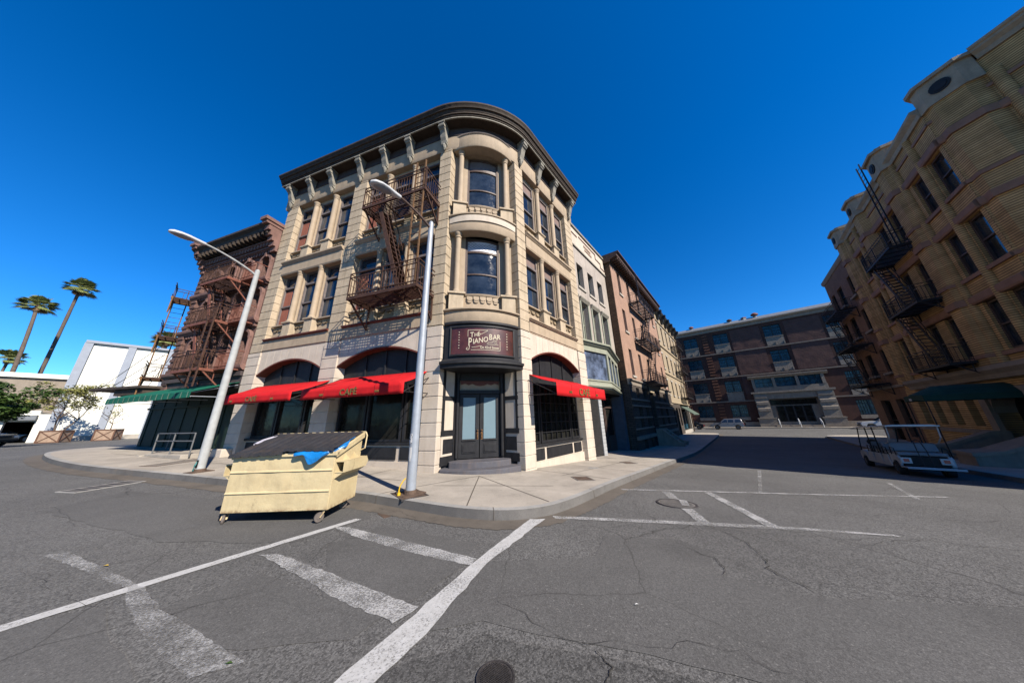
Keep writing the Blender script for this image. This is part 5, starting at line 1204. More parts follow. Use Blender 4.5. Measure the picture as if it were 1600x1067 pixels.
# ================================================================== right street: grey parapet building
def simple_windows(root, sg, holes, o, fmat_, gmat, rail=.5, sill=None, fw=.06, **k):
    for s0, s1, z0, z1 in holes:
        w_ = window(root, sg, s0, s1, z0, z1, o, fmat_, gmat, fw, rail=rail, **k)
        if sill: m = MB(sg); m.box(s0-.1, s1+.1, o, o+.42, z0-.17, z0-.002); m.build('sill', sill, root)
def grey_building():
    root = thing('grey_building', 'narrow stained grey stucco building with cream stepped parapet beside the corner building', 'building', FR)
    o = -1.2; s0, s1 = 5.55, 14.3
    cs = [7.15, 8.95, 10.8, 12.65]
    h1 = [(c-.52, c+.52, 10.6, 12.55) for c in cs]; h2 = [(c-.55, c+.55, 6.5, 9.35) for c in cs]
    m = MB(-1); m.wall(s0, s1, 5.3, 13.9, o-.5, o, h1+h2); m.build('wall', A['greystucco'], root)
    simple_windows(root, -1, h1, o-.34, A['teal'], A['glass'], sill=A['limeframe']); simple_windows(root, -1, h2, o-.34, A['palegreen'], A['glass'], sill=A['limeframe'], transom=None)
    for a, b, z0, z1 in h2:
        m = MB(-1); m.ext_s([(o, z1+.05), (o+.08, z1+.05), (o+.2, z1+.25), (o+.2, z1+.33), (o, z1+.36)], a-.18, b+.18).build('hood', A['greytrim'], root)
        m = MB(-1); m.box(a-.16, a, o, o+.07, z0-.1, z1+.05).box(b, b+.16, o, o+.07, z0-.1, z1+.05); m.build('surround', A['palegreen'], root)
    m = MB(-1); m.box(s0, s1, o-.5, o+.06, 13.9, 15.55); m.build('parapet', A['cream'], root)
    m = MB(-1); m.box(s0, s1+.05, o-.5, o+.16, 15.5, 15.68); m.box(s0, s1, o+.06, o+.10, 13.85, 13.95); m.build('coping', A['greytrim'], root)
    m = MB(-1)
    for a, b, za, zb in ((9.2, 12.3, 15.10, 15.18), (12.25, 12.33, 14.7, 15.18), (12.3, 13.3, 14.66, 14.74), (13.25, 13.33, 14.3, 14.74), (13.3, 14.2, 14.26, 14.34), (7.9, 8.9, 14.9, 14.98)): m.box(a, b, o+.06, o+.10, za, zb)
    m.build('parapet_moulding', A['wooddark'], root)
    # cartouche of carved scrolls on the parapet (unreadable in the photograph)
    m = MB(-1); rnd = random.Random(4)
    for k in range(2):
        for j in range(6): c = 10.1+j*.22+.15*k; z = 14.75-.3*k; r = .09; m.ext_o([(c+r*cos(t)*(1+.3*rnd.random()), z+r*sin(t)*1.2) for t in [2*pi*q/7 for q in range(7)]], o+.06, o+.10)
    m.build('carved_ornament', A['wood'], root)
    # bay window
    B = [(5.6, -.75), (8.9, -.02), (13.9, -1.12)]; Bb = [(5.6, -1.3)]+B+[(13.9, -1.3)]
    m = MB(-1)
    m.sweep(B, [(-.4, 5.42), (.02, 5.42), (.02, 5.72), (.12, 5.78), (.2, 5.88), (.26, 5.90), (.26, 6.0), (-.6, 6.15)]); m.build('bay_cornice', A['palegreen'], root)
    m = MB(-1); m.sweep(B, [(-.3, 3.28), (.10, 3.28), (.14, 3.36), (.06, 3.42), (.02, 3.46), (.02, 3.60), (.07, 3.64), (.07, 3.72), (-.3, 3.74)]); m.ext_z(Bb, 3.2, 3.29); m.build('bay_apron', A['palegreen'], root)
    for t, (p, q) in ((0, (B[0], B[1])), (1, (B[1], B[2]))):
        for f in ((0, .985) if t == 0 else (.015, .3, .62, .985)):
            x, y = p[0]+(q[0]-p[0])*f, p[1]+(q[1]-p[1])*f; m = MB(-1); m.box(x-.07, x+.07, y-.10, y+.01, 3.72, 5.44); m.build('bay_mullion', A['palegreen'], root)
    f_ = root
    m = MB(-1); m.sweep([(a, b-.08) for a, b in B], [(-.02, 3.72), (0, 3.72), (0, 5.43), (-.02, 5.43)]); m.build('bay_pane', A['glass_bay'], f_)
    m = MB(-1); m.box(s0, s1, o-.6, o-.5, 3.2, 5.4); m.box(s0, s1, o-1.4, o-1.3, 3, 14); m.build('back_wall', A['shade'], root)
    # ground floor
    m = MB(-1); m.box(5.58, 8.0, -1.9, -.62, -1, 3.25); m.build('dark_brick_pier', A['rusticbrick2'], root)
    m = MB(-1); blocks(m, 8.0, 8.45, -1.5, -.58, -1, 3.25, .2); m.build('white_quoin_post', A['greytrim2'], root)
    m = MB(-1); blocks(m, 13.75, 14.3, -1.9, -1.15, -1.4, 3.25, .25); m.build('blue_grey_pier', A['bluegrey2'], root)
    m = MB(-1); m.box(8.45, 13.8, -2.3, -2.2, -1.2, 3.3); m.build('shop_back', A['shade'], root)
    for a, b in ((8.6, 10.0), (10.1, 11.9), (12.0, 13.6)):
        window(root, -1, a, b, .2, 3.0, -1.85, A['sash'], A['glass_dim'], .12, rail=0, transom=2.3, name='shop_window')
        m = MB(-1); m.box(a, b, -2.1, -1.82, -1.2, .2); m.box(a+.15, b-.15, -1.82, -1.78, -.5, .0); m.build('stall_riser', A['sash'], root)
    m = MB(-1); m.box(5.58, 14.3, -2.4, -1.2, 3.12, 3.26); m.build('soffit', A['shade'], root)
A['rusticbrick2'] = brick('black_brick', (.05, .045, .045), (.03, .03, .03), (.015, .015, .015), .22, .08, .014, bs=.9)
A['greytrim2'] = plain('pale_quoin_paint', (.45, .46, .47), .8, .15, 4, 40, .3); A['bluegrey2'] = plain('dull_blue_pier', (.13, .15, .19), .8, .25, 3, 40, .3)
grey_building()
def pink_building():
    root = thing('pink_brick_building', 'four storey pinkish brown brick building with deep brown cornice and grey stone base', 'building', FR)
    o = -.6; s0, s1 = 14.3, 30.5; cs = [16.35, 19.2, 22.3, 25.4, 28.6]
    rows = [(4.95, 7.3), (8.95, 11.1), (12.65, 14.95)]
    H = [(c-.42, c+.42, a, b) for a, b in rows for c in cs]
    m = MB(-1); m.wall(s0, s1, 4.4, 15.2, o-.45, o, H); m.build('wall', A['pinkbrick'], root)
    simple_windows(root, -1, H, o-.32, A['drape'], A['glass'], sill=A['limeframe'])
    m = MB(-1); m.box(s0, s0+.04, -9, o-.002, -1.5, 15.4); m.box(s0-.03, s0+.5, o-.5, o-.03, 4.4, 15.2); m.build('side_wall', A['sidebrick'], root)
    m = MB(-1); m.box(s0, s1, -2.2, -2.1, -1, 15.5); m.build('back_wall', A['shade'], root)
    m = MB(-1); m.ext_s([(o-.5, 15.1), (o+.1, 15.1), (o+.14, 15.3), (o+.75, 15.45), (o+.78, 15.62), (o+.95, 15.75), (o+.95, 15.87), (o-.5, 15.95)], s0-.2, s1)
    k = s0+.1
    while k < s1: m.box(k, k+.16, o, o+.72, 15.22, 15.44); k += .42
    m.ext_s([(-8, 15.5), (o-.5, 15.5), (o-.5, 15.95), (-8, 15.95)], s0-.2, s1); m.build('cornice', A['browncornice'], root)
    # base of rusticated stone
    Hb = [(15.9, 16.8, 3.1, 3.9), (18.0, 18.9, 3.1, 3.9), (16.0, 16.9, -.9, -.2), (18.0, 18.9, -.9, -.2), (19.9, 21.6, .6, 3.7), (23.5, 24.5, 3.1, 3.9), (26, 27, 3.1, 3.9), (23.5, 24.6, 0.6, 2.6), (26.2, 27.3, .6, 2.6), (15.9, 16.9, .7, 2.5), (18, 19, .7, 2.5)]
    m = MB(-1); m.wall(s0-.02, s1, -1.6, 4.1, o-.4, o+.10, Hb); m.build('stone_base', A['rusticbrick'], root)
    for a, b, z0, z1 in Hb:
        window(root, -1, a, b, z0, z1, o-.2, A['black'], A['glass_dim'], .06, rail=0) if not (a == 19.9) else None
    m = MB(-1); m.box(19.9, 21.6, o-.38, o-.3, .6, 3.7); m.box(20.7, 20.78, o-.3, o-.26, .6, 3.4); m.box(19.9, 21.6, o-.3, o-.24, 2.9, 3.0); m.build('front_door', A['black'], root)
    m = MB(-1)
    for z in (-.05, .62, 1.45, 2.35, 2.85): m.box(s0-.05, 19.8, o+.10, o+.20, z, z+.12); m.box(21.7, s1, o+.10, o+.20, z, z+.12)
    m.box(s0-.08, s1, o+.08, o+.26, -.1, .15); m.build('stone_courses', A['grimestone'], root)
    m = MB(-1); m.ext_s([(o, 4.05), (o+.14, 4.05), (o+.16, 4.3), (o+.3, 4.4), (o+.3, 4.5), (o, 4.52)], s0-.1, s1); m.build('base_cornice', A['grimestone'], root)
    m = MB(-1); m.box(20.0, 21.5, o+.1, o+.25, 3.75, 4.02); m.build('door_lintel', A['buff'], root)
    # stoop
    m = MB(-1); zg = -1.3
    for k in range(6): m.box(20.1, 21.4, o+.1, o+.45+.3*(6-k), zg-.4, zg+.15+.28*(k+.6)) if k < 6 else None
    m.build('stoop_steps', A['grimestone'], root)
    for a in (19.7, 21.4):
        m = MB(-1); m.ext_s([(o+.1, -1.7), (o+2.2, -1.7), (o+2.2, -.75), (o+1.9, -.7), (o+.7, .35), (o+.1, .4)], a, a+.35); m.ext_s([(o+.1, .4), (o+.7, .36), (o+1.9, -.69), (o+2.25, -.74), (o+2.25, -.64), (o+1.9, -.57), (o+.7, .47), (o+.1, .51)], a-.04, a+.39); m.build('stoop_wall', A['grimestone'], root)
    m = MB(-1); m.tube([(14.9, o+.14, -1.4), (14.9, o+.14, 4.0)], .05, 8) if 0 else m.tube([(19.55, o+.2, -1.4), (19.55, o+.2, 4.4)], .055, 8); m.build('drainpipe', A['iron'], root)
A['browncornice'] = plain('brown_sheet_cornice', (.10, .06, .045), .7, .3, 4, 30, .2, streak=.3)
pink_building()
fire_escape('black iron fire escape down the front of the pinkish brick building', FR, [(4.62, 18.3, 24.4), (8.55, 18.3, 24.4), (12.4, 18.3, 24.4)], .45, MT['iron'], None, stair=[(23.4, 12.3, 20.2, 8.55, -.3, .45), (23.4, 8.45, 20.2, 4.62, -.3, .45)], ladders=[(18.6, .42, 12.4, 15.6, .4)], o_in=-.55, bal=.16, rail_h=1.0)
def buff_building():
    root = thing('buff_building', 'pale buff building with black bracketed cornice and a green shop awning, far end', 'building', FR)
    o = -1.0; s0, s1 = 30.5, 48.6; cs = [33.0, 36.2, 39.4, 42.6, 45.8]
    rows = [(4.3, 6.2), (7.85, 9.9), (11.9, 14.4)]; H = [(c-.45, c+.45, a, b) for a, b in rows for c in cs]
    m = MB(-1); m.wall(s0, s1, 3.2, 16.0, o-.4, o, H); m.build('wall', A['buff2'], root)
    simple_windows(root, -1, H, o-.28, A['black'], A['glass'], sill=A['limeframe'])
    for a, b, z0, z1 in H: m = MB(-1); m.box(a-.12, b+.12, o, o+.08, z1, z1+.22); m.build('lintel', A['limeframe'], root)
    m = MB(-1)
    for z in (3.2, 7.1, 11.0, 14.9): m.box(s0, s1, o, o+.14, z, z+.16)
    m.build('belt', A['buff2'], root)
    m = MB(-1); m.ext_s([(o-.4, 16.0), (o+.1, 16.0), (o+.5, 16.5), (o+.6, 16.7), (o+.6, 16.9), (o-.4, 17.0)], s0, s1+.3); m.build('cornice', A['blackcorn'], root)
    for k in range(7):
        m = MB(-1); bracket(m, s0+1.0+2.75*k, o, 16.6, 1.6, .85, .4); m.build('bracket', A['blackcorn'], root)
    m = MB(-1); m.box(s0, s1, -2.6, -2.5, -1, 16); m.box(s1-.3, s1, -9, o-.4, -1.5, 16.2); m.box(s1-.42, s1+.1, o-.3, o+.12, -1.5, 15.9); m.build('end_wall', A['sidebrick'], root)
    Hb = [(31.3, 32.6, -.4, 2.4), (33.4, 34.4, .2, 2.6), (35.2, 36.6, -.9, 2.6), (37.4, 38.6, .2, 2.6)]
    m = MB(-1); m.wall(s0, 39.4, -1.6, 3.2, o-.4, o+.02, Hb); m.build('ground_floor', A['rusticbrick'], root)
    for h in Hb: window(root, -1, *h, o-.25, A['black'], A['glass_dim'], .08, rail=0)
    m = MB(-1); m.box(39.4, 48.6, o-.5, o-.4, -1.6, 3.2); m.build('shop_wall', A['shade'], root)
    for a, b in ((40.0, 42.6), (42.9, 45.5)): window(root, -1, a, b, -.5, 2.2, o-.25, A['teal'], A['glass_teal'], .1, rail=0, name='shop_window')
    m = MB(-1); m.box(47.2, 47.6, o-.3, o+.05, -1.6, 3.1); m.box(39.6, 47.2, o-.3, o, -1.6, -.6); m.build('shop_post', A['limeframe'], root)
A['buff2'] = brick('pale_buff_brick', (.50, .40, .27), (.45, .36, .24), (.38, .31, .22), .22, .075, .01, bs=.3, var=.2); A['blackcorn'] = plain('black_cornice', (.03, .032, .03), .5, .3, 4)
buff_building()
fire_escape('black iron fire escape on the far pale buff building', FR, [(4.2, 41.3, 46.6), (8.3, 41.3, 46.6), (12.5, 41.3, 46.6)], .15, MT['iron'], None, stair=[(45.8, 12.4, 42.6, 8.3, -.6, .5), (45.8, 8.2, 42.6, 4.2, -.6, .5)], o_in=-.95, bal=.25, rail_h=1.1, grate=.12)
root = thing('awning', 'small dull green shop awning at the far end of the shaded street', 'awning', FR)
m = MB(-1); m.ext_s([(-.98, 2.9), (.45, 1.75), (.45, 1.62), (-.98, 2.8)], 39.8, 46.4); m.build('canopy', plain('dull_green_canvas', (.10, .14, .11), .8, .2, 3), root)
# ================================================================== far brick building across the end of the street
def far_building():
    root = thing('brick_warehouse', 'large dark red brick building closing the street, with pale entrance porch', 'building', FFAR)
    s0, s1 = -46, 30; zt = 19.0
    bays = [(-36.5, -33.9), (-27.5, -24.9), (-18.7, -16.1), (-10.0, -7.4), (-1.8, .72), (6.29, 8.86), (11.77, 14.36), (17.2, 19.8), (22.5, 25.1)]
    fl = [(.95, 3.3), (5.85, 8.1), (10.95, 13.25), (16.0, 18.35)]
    H = []
    for i, (a, b) in enumerate(bays):
        for j, (z0, z1) in enumerate(fl):
            if (a, b) == (-1.8, .72) and j < 2: continue
            H.append((a, b, z0, z1))
    m = MB(); m.wall(s0, s1, -1.6, zt, -.5, 0, H); m.build('wall', A['redbrick'], root)
    for a, b, z0, z1 in H:
        c = (a+b)/2
        m = MB(); m.box(a, a+.1, -.36, -.2, z0, z1); m.box(b-.1, b, -.36, -.2, z0, z1); m.box(c-.11, c+.11, -.36, -.17, z0, z1)
        for z in (z0, z1-.09, z1-.62): m.box(a+.1, b-.1, -.36, -.19, z, z+.09)
        for k in (1, 2, 3):
            for x in (a+.1+(c-.11-a-.1)*k/4, c+.11+(b-.1-c-.11)*k/4): m.box(x-.018, x+.018, -.32, -.25, z0, z1)
        for z in (z0+.55, z0+1.1): m.box(a+.1, b-.1, -.32, -.255, z-.02, z+.02)
        f = m.build('window', A['teal'], root); m = MB(); m.box(a, b, -.40, -.34, z0, z1); m.build('pane', A['glass_teal'], f)
        if z0 > 4:
            m = MB(); m.box(a, b, -.4, .03, z0-1.75, z0-.02); m.box(a-.06, b+.06, 0, .12, z0-.12, z0); m.box(c-.08, c+.08, .03, .16, z0-1.75, z0-1.2); m.box(a, a+.16, .03, .16, z0-1.75, z0-1.2); m.build('spandrel_panel', A['grimestone'], root)
        else: m = MB(); m.box(a-.05, b+.05, -.3, .1, z0-.6, z0-.02); m.build('sill', A['grimestone'], root)
    m = MB()
    for z in (4.0, 8.95, 14.05): m.box(s0, s1, -.1, .16, z-.12, z+.12)
    m.build('belt_course', A['limeframe2'], root)
    m = MB(); m.box(s0, s1, -.1, .3, -1.6, -.0); m.build('plinth', A['grimestone'], root)
    m = MB(); m.ext_s([(-.5, zt), (.15, zt), (.2, zt+.5), (.5, zt+.7), (.5, zt+.95), (-.5, zt+1)], s0, s1); m.build('cornice', A['grimestone'], root)
    m = MB(); m.ext_s([(-.5, zt+1.0), (.42, zt+.96), (-1.2, zt+1.9), (-1.2, zt+1.7)], s0, s1); m.box(s0, s1, -14, -1.2, zt, zt+1.7); m.build('roof', A['roofmetal'], root)
    # slotted brick pilasters between the left windows
    for a, b in ((9.4, 11.3), (14.9, 16.6)):
        m = MB(); z = .8
        while z < 18.4:
            if not any(abs(z-q) < .35 for q in (4.0, 8.95, 14.05)): m.box(a+.45, b-.45, 0, .14, z, z+.3)
            z += .62
        m.build('projecting_bricks', A['redbrick2'], root)
    # rippled painted panels
    for a, b, z0, z1 in ((1.2, 5.9, 9.2, 13.9), (1.2, 5.9, 14.2, 18.6), (-7.0, -2.3, 14.2, 18.6), (-7.0, -2.3, 9.2, 13.9), (1.2, 5.9, 4.2, 8.8)):
        m = MB(); n = 14; V = [[m.P((a+(b-a)*i/n, .05+.07*.45*noise.noise(Vector((a+i*.35, z0+j*.45, 1)))+.008*sin(i+j*.7), z0+(z1-z0)*j/n)) for j in range(n+1)] for i in range(n+1)]
        for i in range(n):
            for j in range(n): m.F([V[i][j], V[i+1][j], V[i+1][j+1], V[i][j+1]][::-1])
        m.build('painted_panel', A['redpanel'], root, smooth=True)
    # porch
    G_ = A['grimestone']
    for a, b in ((-5.3, -3.3), (3.0, 4.9)):
        m = MB(); m.box(a, b, 0, .9, .6, 5.2)
        for z in (1.9, 3.1, 4.3): m.ext_s([(.9, z), (1.02, z+.05), (1.02, z+.5), (.9, z+.7)], a+.1, b-.1)
        m.build('porch_pier', G_, root); m = MB(); m.box(a-.25, b+.25, 0, 1.25, -1.4, .55); m.box(a-.35, b+.35, 0, 1.35, .55, .72); m.build('pier_plinth', G_, root)
    m = MB(); m.box(-3.3, 3.0, .1, .8, 4.1, 5.2); m.box(-5.6, 5.2, 0, 1.1, 5.2, 5.5); m.box(-5.0, 4.6, 0, .7, 5.5, 6.3); m.build('porch_lintel', G_, root)
    m = MB()
    for x in (-4.9, -1.75, 1.35, 4.25): m.box(x, x+.4, 0, .75, 6.3, 8.0)
    m.ext_s([(0, 8.0), (.8, 8.0), (1.15, 8.35), (1.15, 8.55), (0, 8.6)], -5.4, 5.1); m.build('porch_attic', G_, root)
    for a, b in ((-4.5, -1.75), (-1.35, 1.35), (1.75, 4.25)): window(root, 1, a, b, 6.32, 8.0, .45, A['teal'], A['glass_teal'], .07, rail=.5, nx=4, nz=0)
    m = MB(); m.box(-3.3, 3.0, .02, .1, -.4, 4.1); m.build('porch_back', G_, root)
    window(root, 1, -3.1, 2.8, 2.95, 4.0, .18, A['black'], A['glass_dim'], .08, rail=0, nx=4, name='transom_window')
    for k in range(4): window(root, 1, -2.3+1.15*k, -1.2+1.15*k, -.4, 2.8, .2, A['black'], A['glass_dim'], .12, rail=.4, name='entrance_door')
    m = MB()
    for k in range(4): m.box(-3.3, 3.0, .1, 1.0+.35*(4-k), -1.6, -1.05+.17*k)
    m.build('porch_steps', G_, root)
    for x in (-2.6, .0, 2.5): m = MB(); m.tube([(x, 2.2, -1.0), (x, 2.2, -.1), (x, 1.1, .5), (x, 1.1, -.4)], .05, 6); m.build('handrail', A['lampwhite'], root)
A['limeframe2'] = plain('dull_stone_belt', (.26, .21, .17), .8, .2, 3); A['redbrick2'] = plain('bright_brick', (.20, .085, .05), .85, .3, 3, 20, .5)
far_building()
for s, h, r, lb in ((12.3, .75, .5, 'round rusty roof vent nearest the street on the brick warehouse'), (5.3, .7, .5, 'dark mushroom roof vent between two others on the brick warehouse'), (2.95, .5, .28, 'small square roof vent on the brick warehouse'), (1.15, .95, .62, 'largest mushroom roof vent on the brick warehouse')):
    p = FFAR.w(s, -1.0); root = thing('roof_vent', lb, 'roof vent', loc=(p.x, p.y, 20.6), group='vents on the warehouse roof')
    m = MB(); m.lathe(0, 0, [(r*.5, 0), (r*.45, h*.5)], 10) if r > .3 else m.box(-.3, .3, -.3, .3, 0, .4); m.build('stack', A['roofmetal'], root)
    m = MB(); m.lathe(0, 0, [(r*.5, h*.45), (r, h*.6), (r*.95, h*.85), (r*.5, h*1.1), (.02, h*1.2)], 14) if r > .3 else m.box(-.36, .36, -.36, .36, .4, .55); m.build('cap', A['rustred'] if s != 5.3 else A['rust'], root, smooth=True)
# ================================================================== tan brick building on the right
def yellow_building():
    root = thing('tan_brick_building', 'shaded yellowish tan brick building with scalloped parapet filling the right edge', 'building', FRT)
    Y, Tb = A['yellowbrick'], A['terracotta']
    sets = [(13.35, 14.45), (14.95, 16.1), (18.3, 19.3), (20.2, 21.2), (22.5, 23.3), (24.0, 25.1)]
    rows = [(4.1, 6.4), (7.75, 10.0), (11.45, 13.6)]
    H = [(a, b, z0, z1) for z0, z1 in rows for a, b in sets]
    m = MB(); m.wall(13.1, 27.3, 3.0, 15.6, -.5, 0, H); m.build('wall', Y, root)
    simple_windows(root, 1, H, -.13, A['sash'], A['glass'], fw=.10)
    FA = Frame((FRT.w(13.1, 0).x, FRT.w(13.1, 0).y), radians(169), -1)
    def bands(m, a, b, o=.0):
        for z0, z1 in rows:
            m.ext_s([(o-.05, z1+.02), (o+.12, z1+.02), (o+.16, z1+.1), (o+.16, z1+.36), (o+.1, z1+.42), (o-.05, z1+.44)], a, b)
            m.box(a, b, o-.05, o+.10, z0-.22, z0-.04)
        m.box(a, b, o-.05, o+.07, 14.9, 15.05)
    m = MB(); bands(m, 13.1, 27.4); m.build('terracotta_bands', Tb, root)
    def pil(m, s, o=0, r=.17):
        m.lathe(s, o+.03, [(r, 3.4), (r, 15.5)], 10)
    for s in (14.7, 16.55, 16.95, 17.35, 21.75, 22.15, 23.65, 25.5, 25.9, 26.3, 26.9): m = MB(); pil(m, s); m.build('round_pilaster', Y, root, smooth=True)
    m = MB(); m.ext_s([(-.6, 15.5), (.10, 15.5), (.14, 15.7), (.30, 15.85), (.30, 16.0), (-.6, 16.1)], 13.0, 27.5); m.build('parapet_coping', A['capstone'], root)
    def turret(f, c, w, parent):
        sgn = f.sg
        m = MB(sgn); m.ext_z([(c-w, -.4), (c+w, -.4), (c+w, .1), (c+w*.6, .42), (c-w*.6, .42), (c-w, .1)], 15.5, 16.75)
        m.build('parapet_block', A['capstone'], parent)
        m = MB(sgn); m.ext_z([(c-w-.12, -.5), (c+w+.12, -.5), (c+w+.12, .18), (c+w*.6+.08, .56), (c-w*.6-.08, .56), (c-w-.12, .18)], 16.75, 16.92); m.ext_z([(c-w, -.5), (c+w, -.5), (c+w*.8, .3), (c-w*.8, .3)], 16.92, 17.05); m.build('parapet_cap', A['capstone'], parent)
        m = MB(sgn); m.tube([(c, .40, 16.15), (c, .47, 16.15)], .30, 16); m.tube([(c, .46, 16.15), (c, .50, 16.15)], .2, 12)
        m.build('medallion', A['iron'], parent)
        m = MB(sgn); m.ext_z([(c-w*.9, 0), (c+w*.9, 0), (c+w*.5, .34), (c-w*.5, .34)], 3.4, 15.5); m.build('projecting_bay', Y, parent)
        for z0, z1 in rows:
          m = MB(sgn); m.ext_z([(c-w*.95, 0), (c+w*.95, 0), (c+w*.53, .44), (c-w*.53, .44)], z1+.06, z1+.4); m.build('bay_band', Tb, parent); m = MB(sgn); m.ext_z([(c-w*.93, 0), (c+w*.93, 0), (c+w*.52, .40), (c-w*.52, .40)], z0-.22, z0-.05); m.build('bay_band', Tb, parent)
    turret(FRT, 17.2, .85, root); turret(FRT, 22.6, .8, root) if 0 else turret(FRT, 22.0, .8, root); turret(FRT, 26.5, .8, root)
    # angled near wall
    use(FRT, FA)
    Ha = [(a, b, z0, z1) for z0, z1 in rows for a, b in ((2.0, 3.2), (3.9, 5.1), (7.0, 8.2))]
    m = MB(-1); m.wall(0, 10, -1.6, 15.6, -.5, 0, Ha); m.build('angled_wall', Y, root); simple_windows(root, -1, Ha, -.13, A['sash'], A['glass'], fw=.09)
    m = MB(-1); bands(m, 0, 10); m.build('terracotta_bands', Tb, root)
    m = MB(-1); m.box(1.7, 10, -.5, -.02, 15.6, 16.45); m.build('angled_parapet', Y, root)
    m = MB(-1); m.ext_s([(-.6, 16.4), (.06, 16.4), (.10, 16.6), (.26, 16.75), (.26, 16.85), (.34, 16.9), (.34, 17.02), (-.6, 17.05)], 1.75, 10); m.build('parapet_coping', A['capstone'], root)
    turret(FA, .85, .85, root)
    for s in (1.85, 3.55, 5.6): m = MB(-1); pil(m, s); m.build('round_pilaster', Y, root, smooth=True)
    m = MB(-1); m.ext_s([(-.1, 2.95), (.25, 2.95), (.3, 3.2), (.45, 3.35), (.45, 3.55), (-.1, 3.6)], -.3, 10); m.build('ground_cornice', A['grimestone'], root)
    use(FRT, None); use(FRT, FRT)
    inv = fmat(FRT).inverted(); e1 = inv @ FA.w(10, 0); e0 = inv @ FA.w(0, 0)
    m = MB(); m.ext_z([(13.1, -.5), (27.3, -.5), (27.3, -9), (e1.x, -9), (e1.x+.3, e1.y-.4)], -1.8, 15.6); m.build('block', Y, root)
    # ground floor, cornice, entrance arch
    m = MB(); m.wall(13.1, 27.3, -1.8, 3.0, -.6, .06, [(16.2, 18.9, -.6, 2.5), (20.2, 21.0, .6, 2.2), (21.9, 22.7, .6, 2.2), (23.6, 24.4, .6, 2.2), (25.3, 26.2, .6, 2.2)]); m.build('ground_floor_wall', Y, root)
    for a, b in ((20.2, 21.0), (21.9, 22.7), (23.6, 24.4), (25.3, 26.2)): window(root, 1, a, b, .6, 2.2, -.3, A['black'], A['glass_dim'], .07)
    m = MB(); m.ext_s([(-.1, 2.9), (.3, 2.9), (.35, 3.1), (.5, 3.3), (.5, 3.5), (-.1, 3.6)], 13.0, 25.6); m.box(19.4, 27.3, 0, .14, .2, .42); m.build('ground_cornice', A['grimestone'], root)
    m = MB(); arch_fill(m, 16.2, 18.9, 2.5, -.5, .12, 1.2); m.box(15.7, 16.2, -.4, .22, -1, 2.3); m.box(18.9, 19.4, -.4, .22, -1, 2.3); m.build('entrance_arch', A['grimestone'], root)
    m = MB(); m.box(16.2, 18.9, -.58, -.5, -.9, 2.5); m.build('entrance_door', A['black'], root)
    m = MB()
    for k in range(6): m.box(16.3, 18.8, 0, .4+.3*(6-k), -1.6, -.9+.12*k)
    m.build('stoop_steps', A['grimestone'], root)
    for a in (14.9, 18.8):
        m = MB(); w = 1.4 if a < 15 else .45; m.ext_s([(0, -1.6), (2.6, -1.6), (2.6, -.45), (1.9, -.35), (.5, .3), (0, .3)], a, a+w); m.ext_s([(0, .3), (.5, .3), (1.9, -.35), (2.65, -.45), (2.65, -.3), (1.9, -.2), (.5, .45), (0, .45)], a-.05, a+w+.05); m.build('stoop_wall', A['grimestone'], root)
    # plainer far section
    Hb = [(a, b, z0, z1) for z0, z1 in ((4.5, 6.4), (8.1, 10.05), (11.35, 13.3)) for a, b in ((27.75, 29.1), (31.0, 32.4), (33.4, 34.4))]
    m = MB(); m.wall(27.3, 35.15, -1.8, 15.0, -.5, -.05, Hb+[(28.6, 30, -.5, 2.4), (31.2, 33.2, -1, 2.4)]); m.build('far_wall', A['brownplain'], root)
    simple_windows(root, 1, Hb, -.2, A['black'], A['glass'], sill=A['grimestone'])
    for h in [(28.6, 30, -.5, 2.4), (31.2, 33.2, -1, 2.4)]: window(root, 1, *h, -.3, A['black'], A['glass_dim'], .1)
    m = MB(); m.box(27.3, 35.15, -9, -.5, -1.8, 15.0); m.build('far_block', A['brownplain'], root)
    m = MB(); m.ext_s([(-.6, 14.9), (0, 14.9), (.1, 15.1), (.1, 15.3), (-.6, 15.35)], 27.3, 35.3); m.build('far_coping', A['grimestone'], root); m = MB(); m.box(27.3, 35.15, -.05, .04, 3.3, 3.5); m.build('string_course', A['grimestone'], root)
A['capstone'] = plain('brown_grey_capstone', (.44, .36, .26), .85, .25, 2, 40, .3, streak=.4)
A['terracotta'] = plain('brown_terracotta', (.36, .20, .13), .8, .2, 3, 40, .3); A['brownplain'] = brick('plain_brown_brick', (.36, .21, .13), (.30, .17, .11), (.13, .08, .055), bs=.4)
yellow_building()
use(None, None)
fire_escape('black iron three balcony fire escape on the shaded tan brick building', FRT, [(3.85, 17.5, 21.3), (7.4, 17.5, 21.3), (10.95, 17.5, 21.3)], 1.15, MT['iron'], None, stair=[(20.9, 7.3, 19.2, 3.9, .45, .5), (20.9, 10.85, 19.2, 7.4, .45, .5)], ladders=[(17.9, .55, 10.9, 17.3, .45)], bal=.13)
fire_escape('black iron fire escape on the plain brown far part of the tan brick building', FRT, [(3.75, 29.3, 34.2), (7.2, 29.3, 34.2), (10.6, 29.3, 34.2)], 1.2, MT['iron'], None, stair=[(33.8, 7.1, 31.6, 3.8, .5, .5), (33.8, 10.5, 31.6, 7.2, .5, .5)], ladders=[], bal=.18)
root = thing('entrance_canopy', 'dark green canvas canopy on thin poles over the entrance of the tan brick building', 'awning', FRT)
m = MB(); s0, s1, of = 16.5, 18.6, 2.7; n = 10
R0 = [(s0+(s1-s0)*k/n, 2.25+.48*sin(pi*k/n)**.8) for k in range(n+1)]
for a, b in zip(R0, R0[1:]): m.face([(a[0], 0, a[1]), (b[0], 0, b[1]), (b[0], of-.7, b[1]), (a[0], of-.7, a[1])])
R1 = [(s0+(s1-s0)*k/n, 2.25+.05*sin(pi*k/n)) for k in range(n+1)]
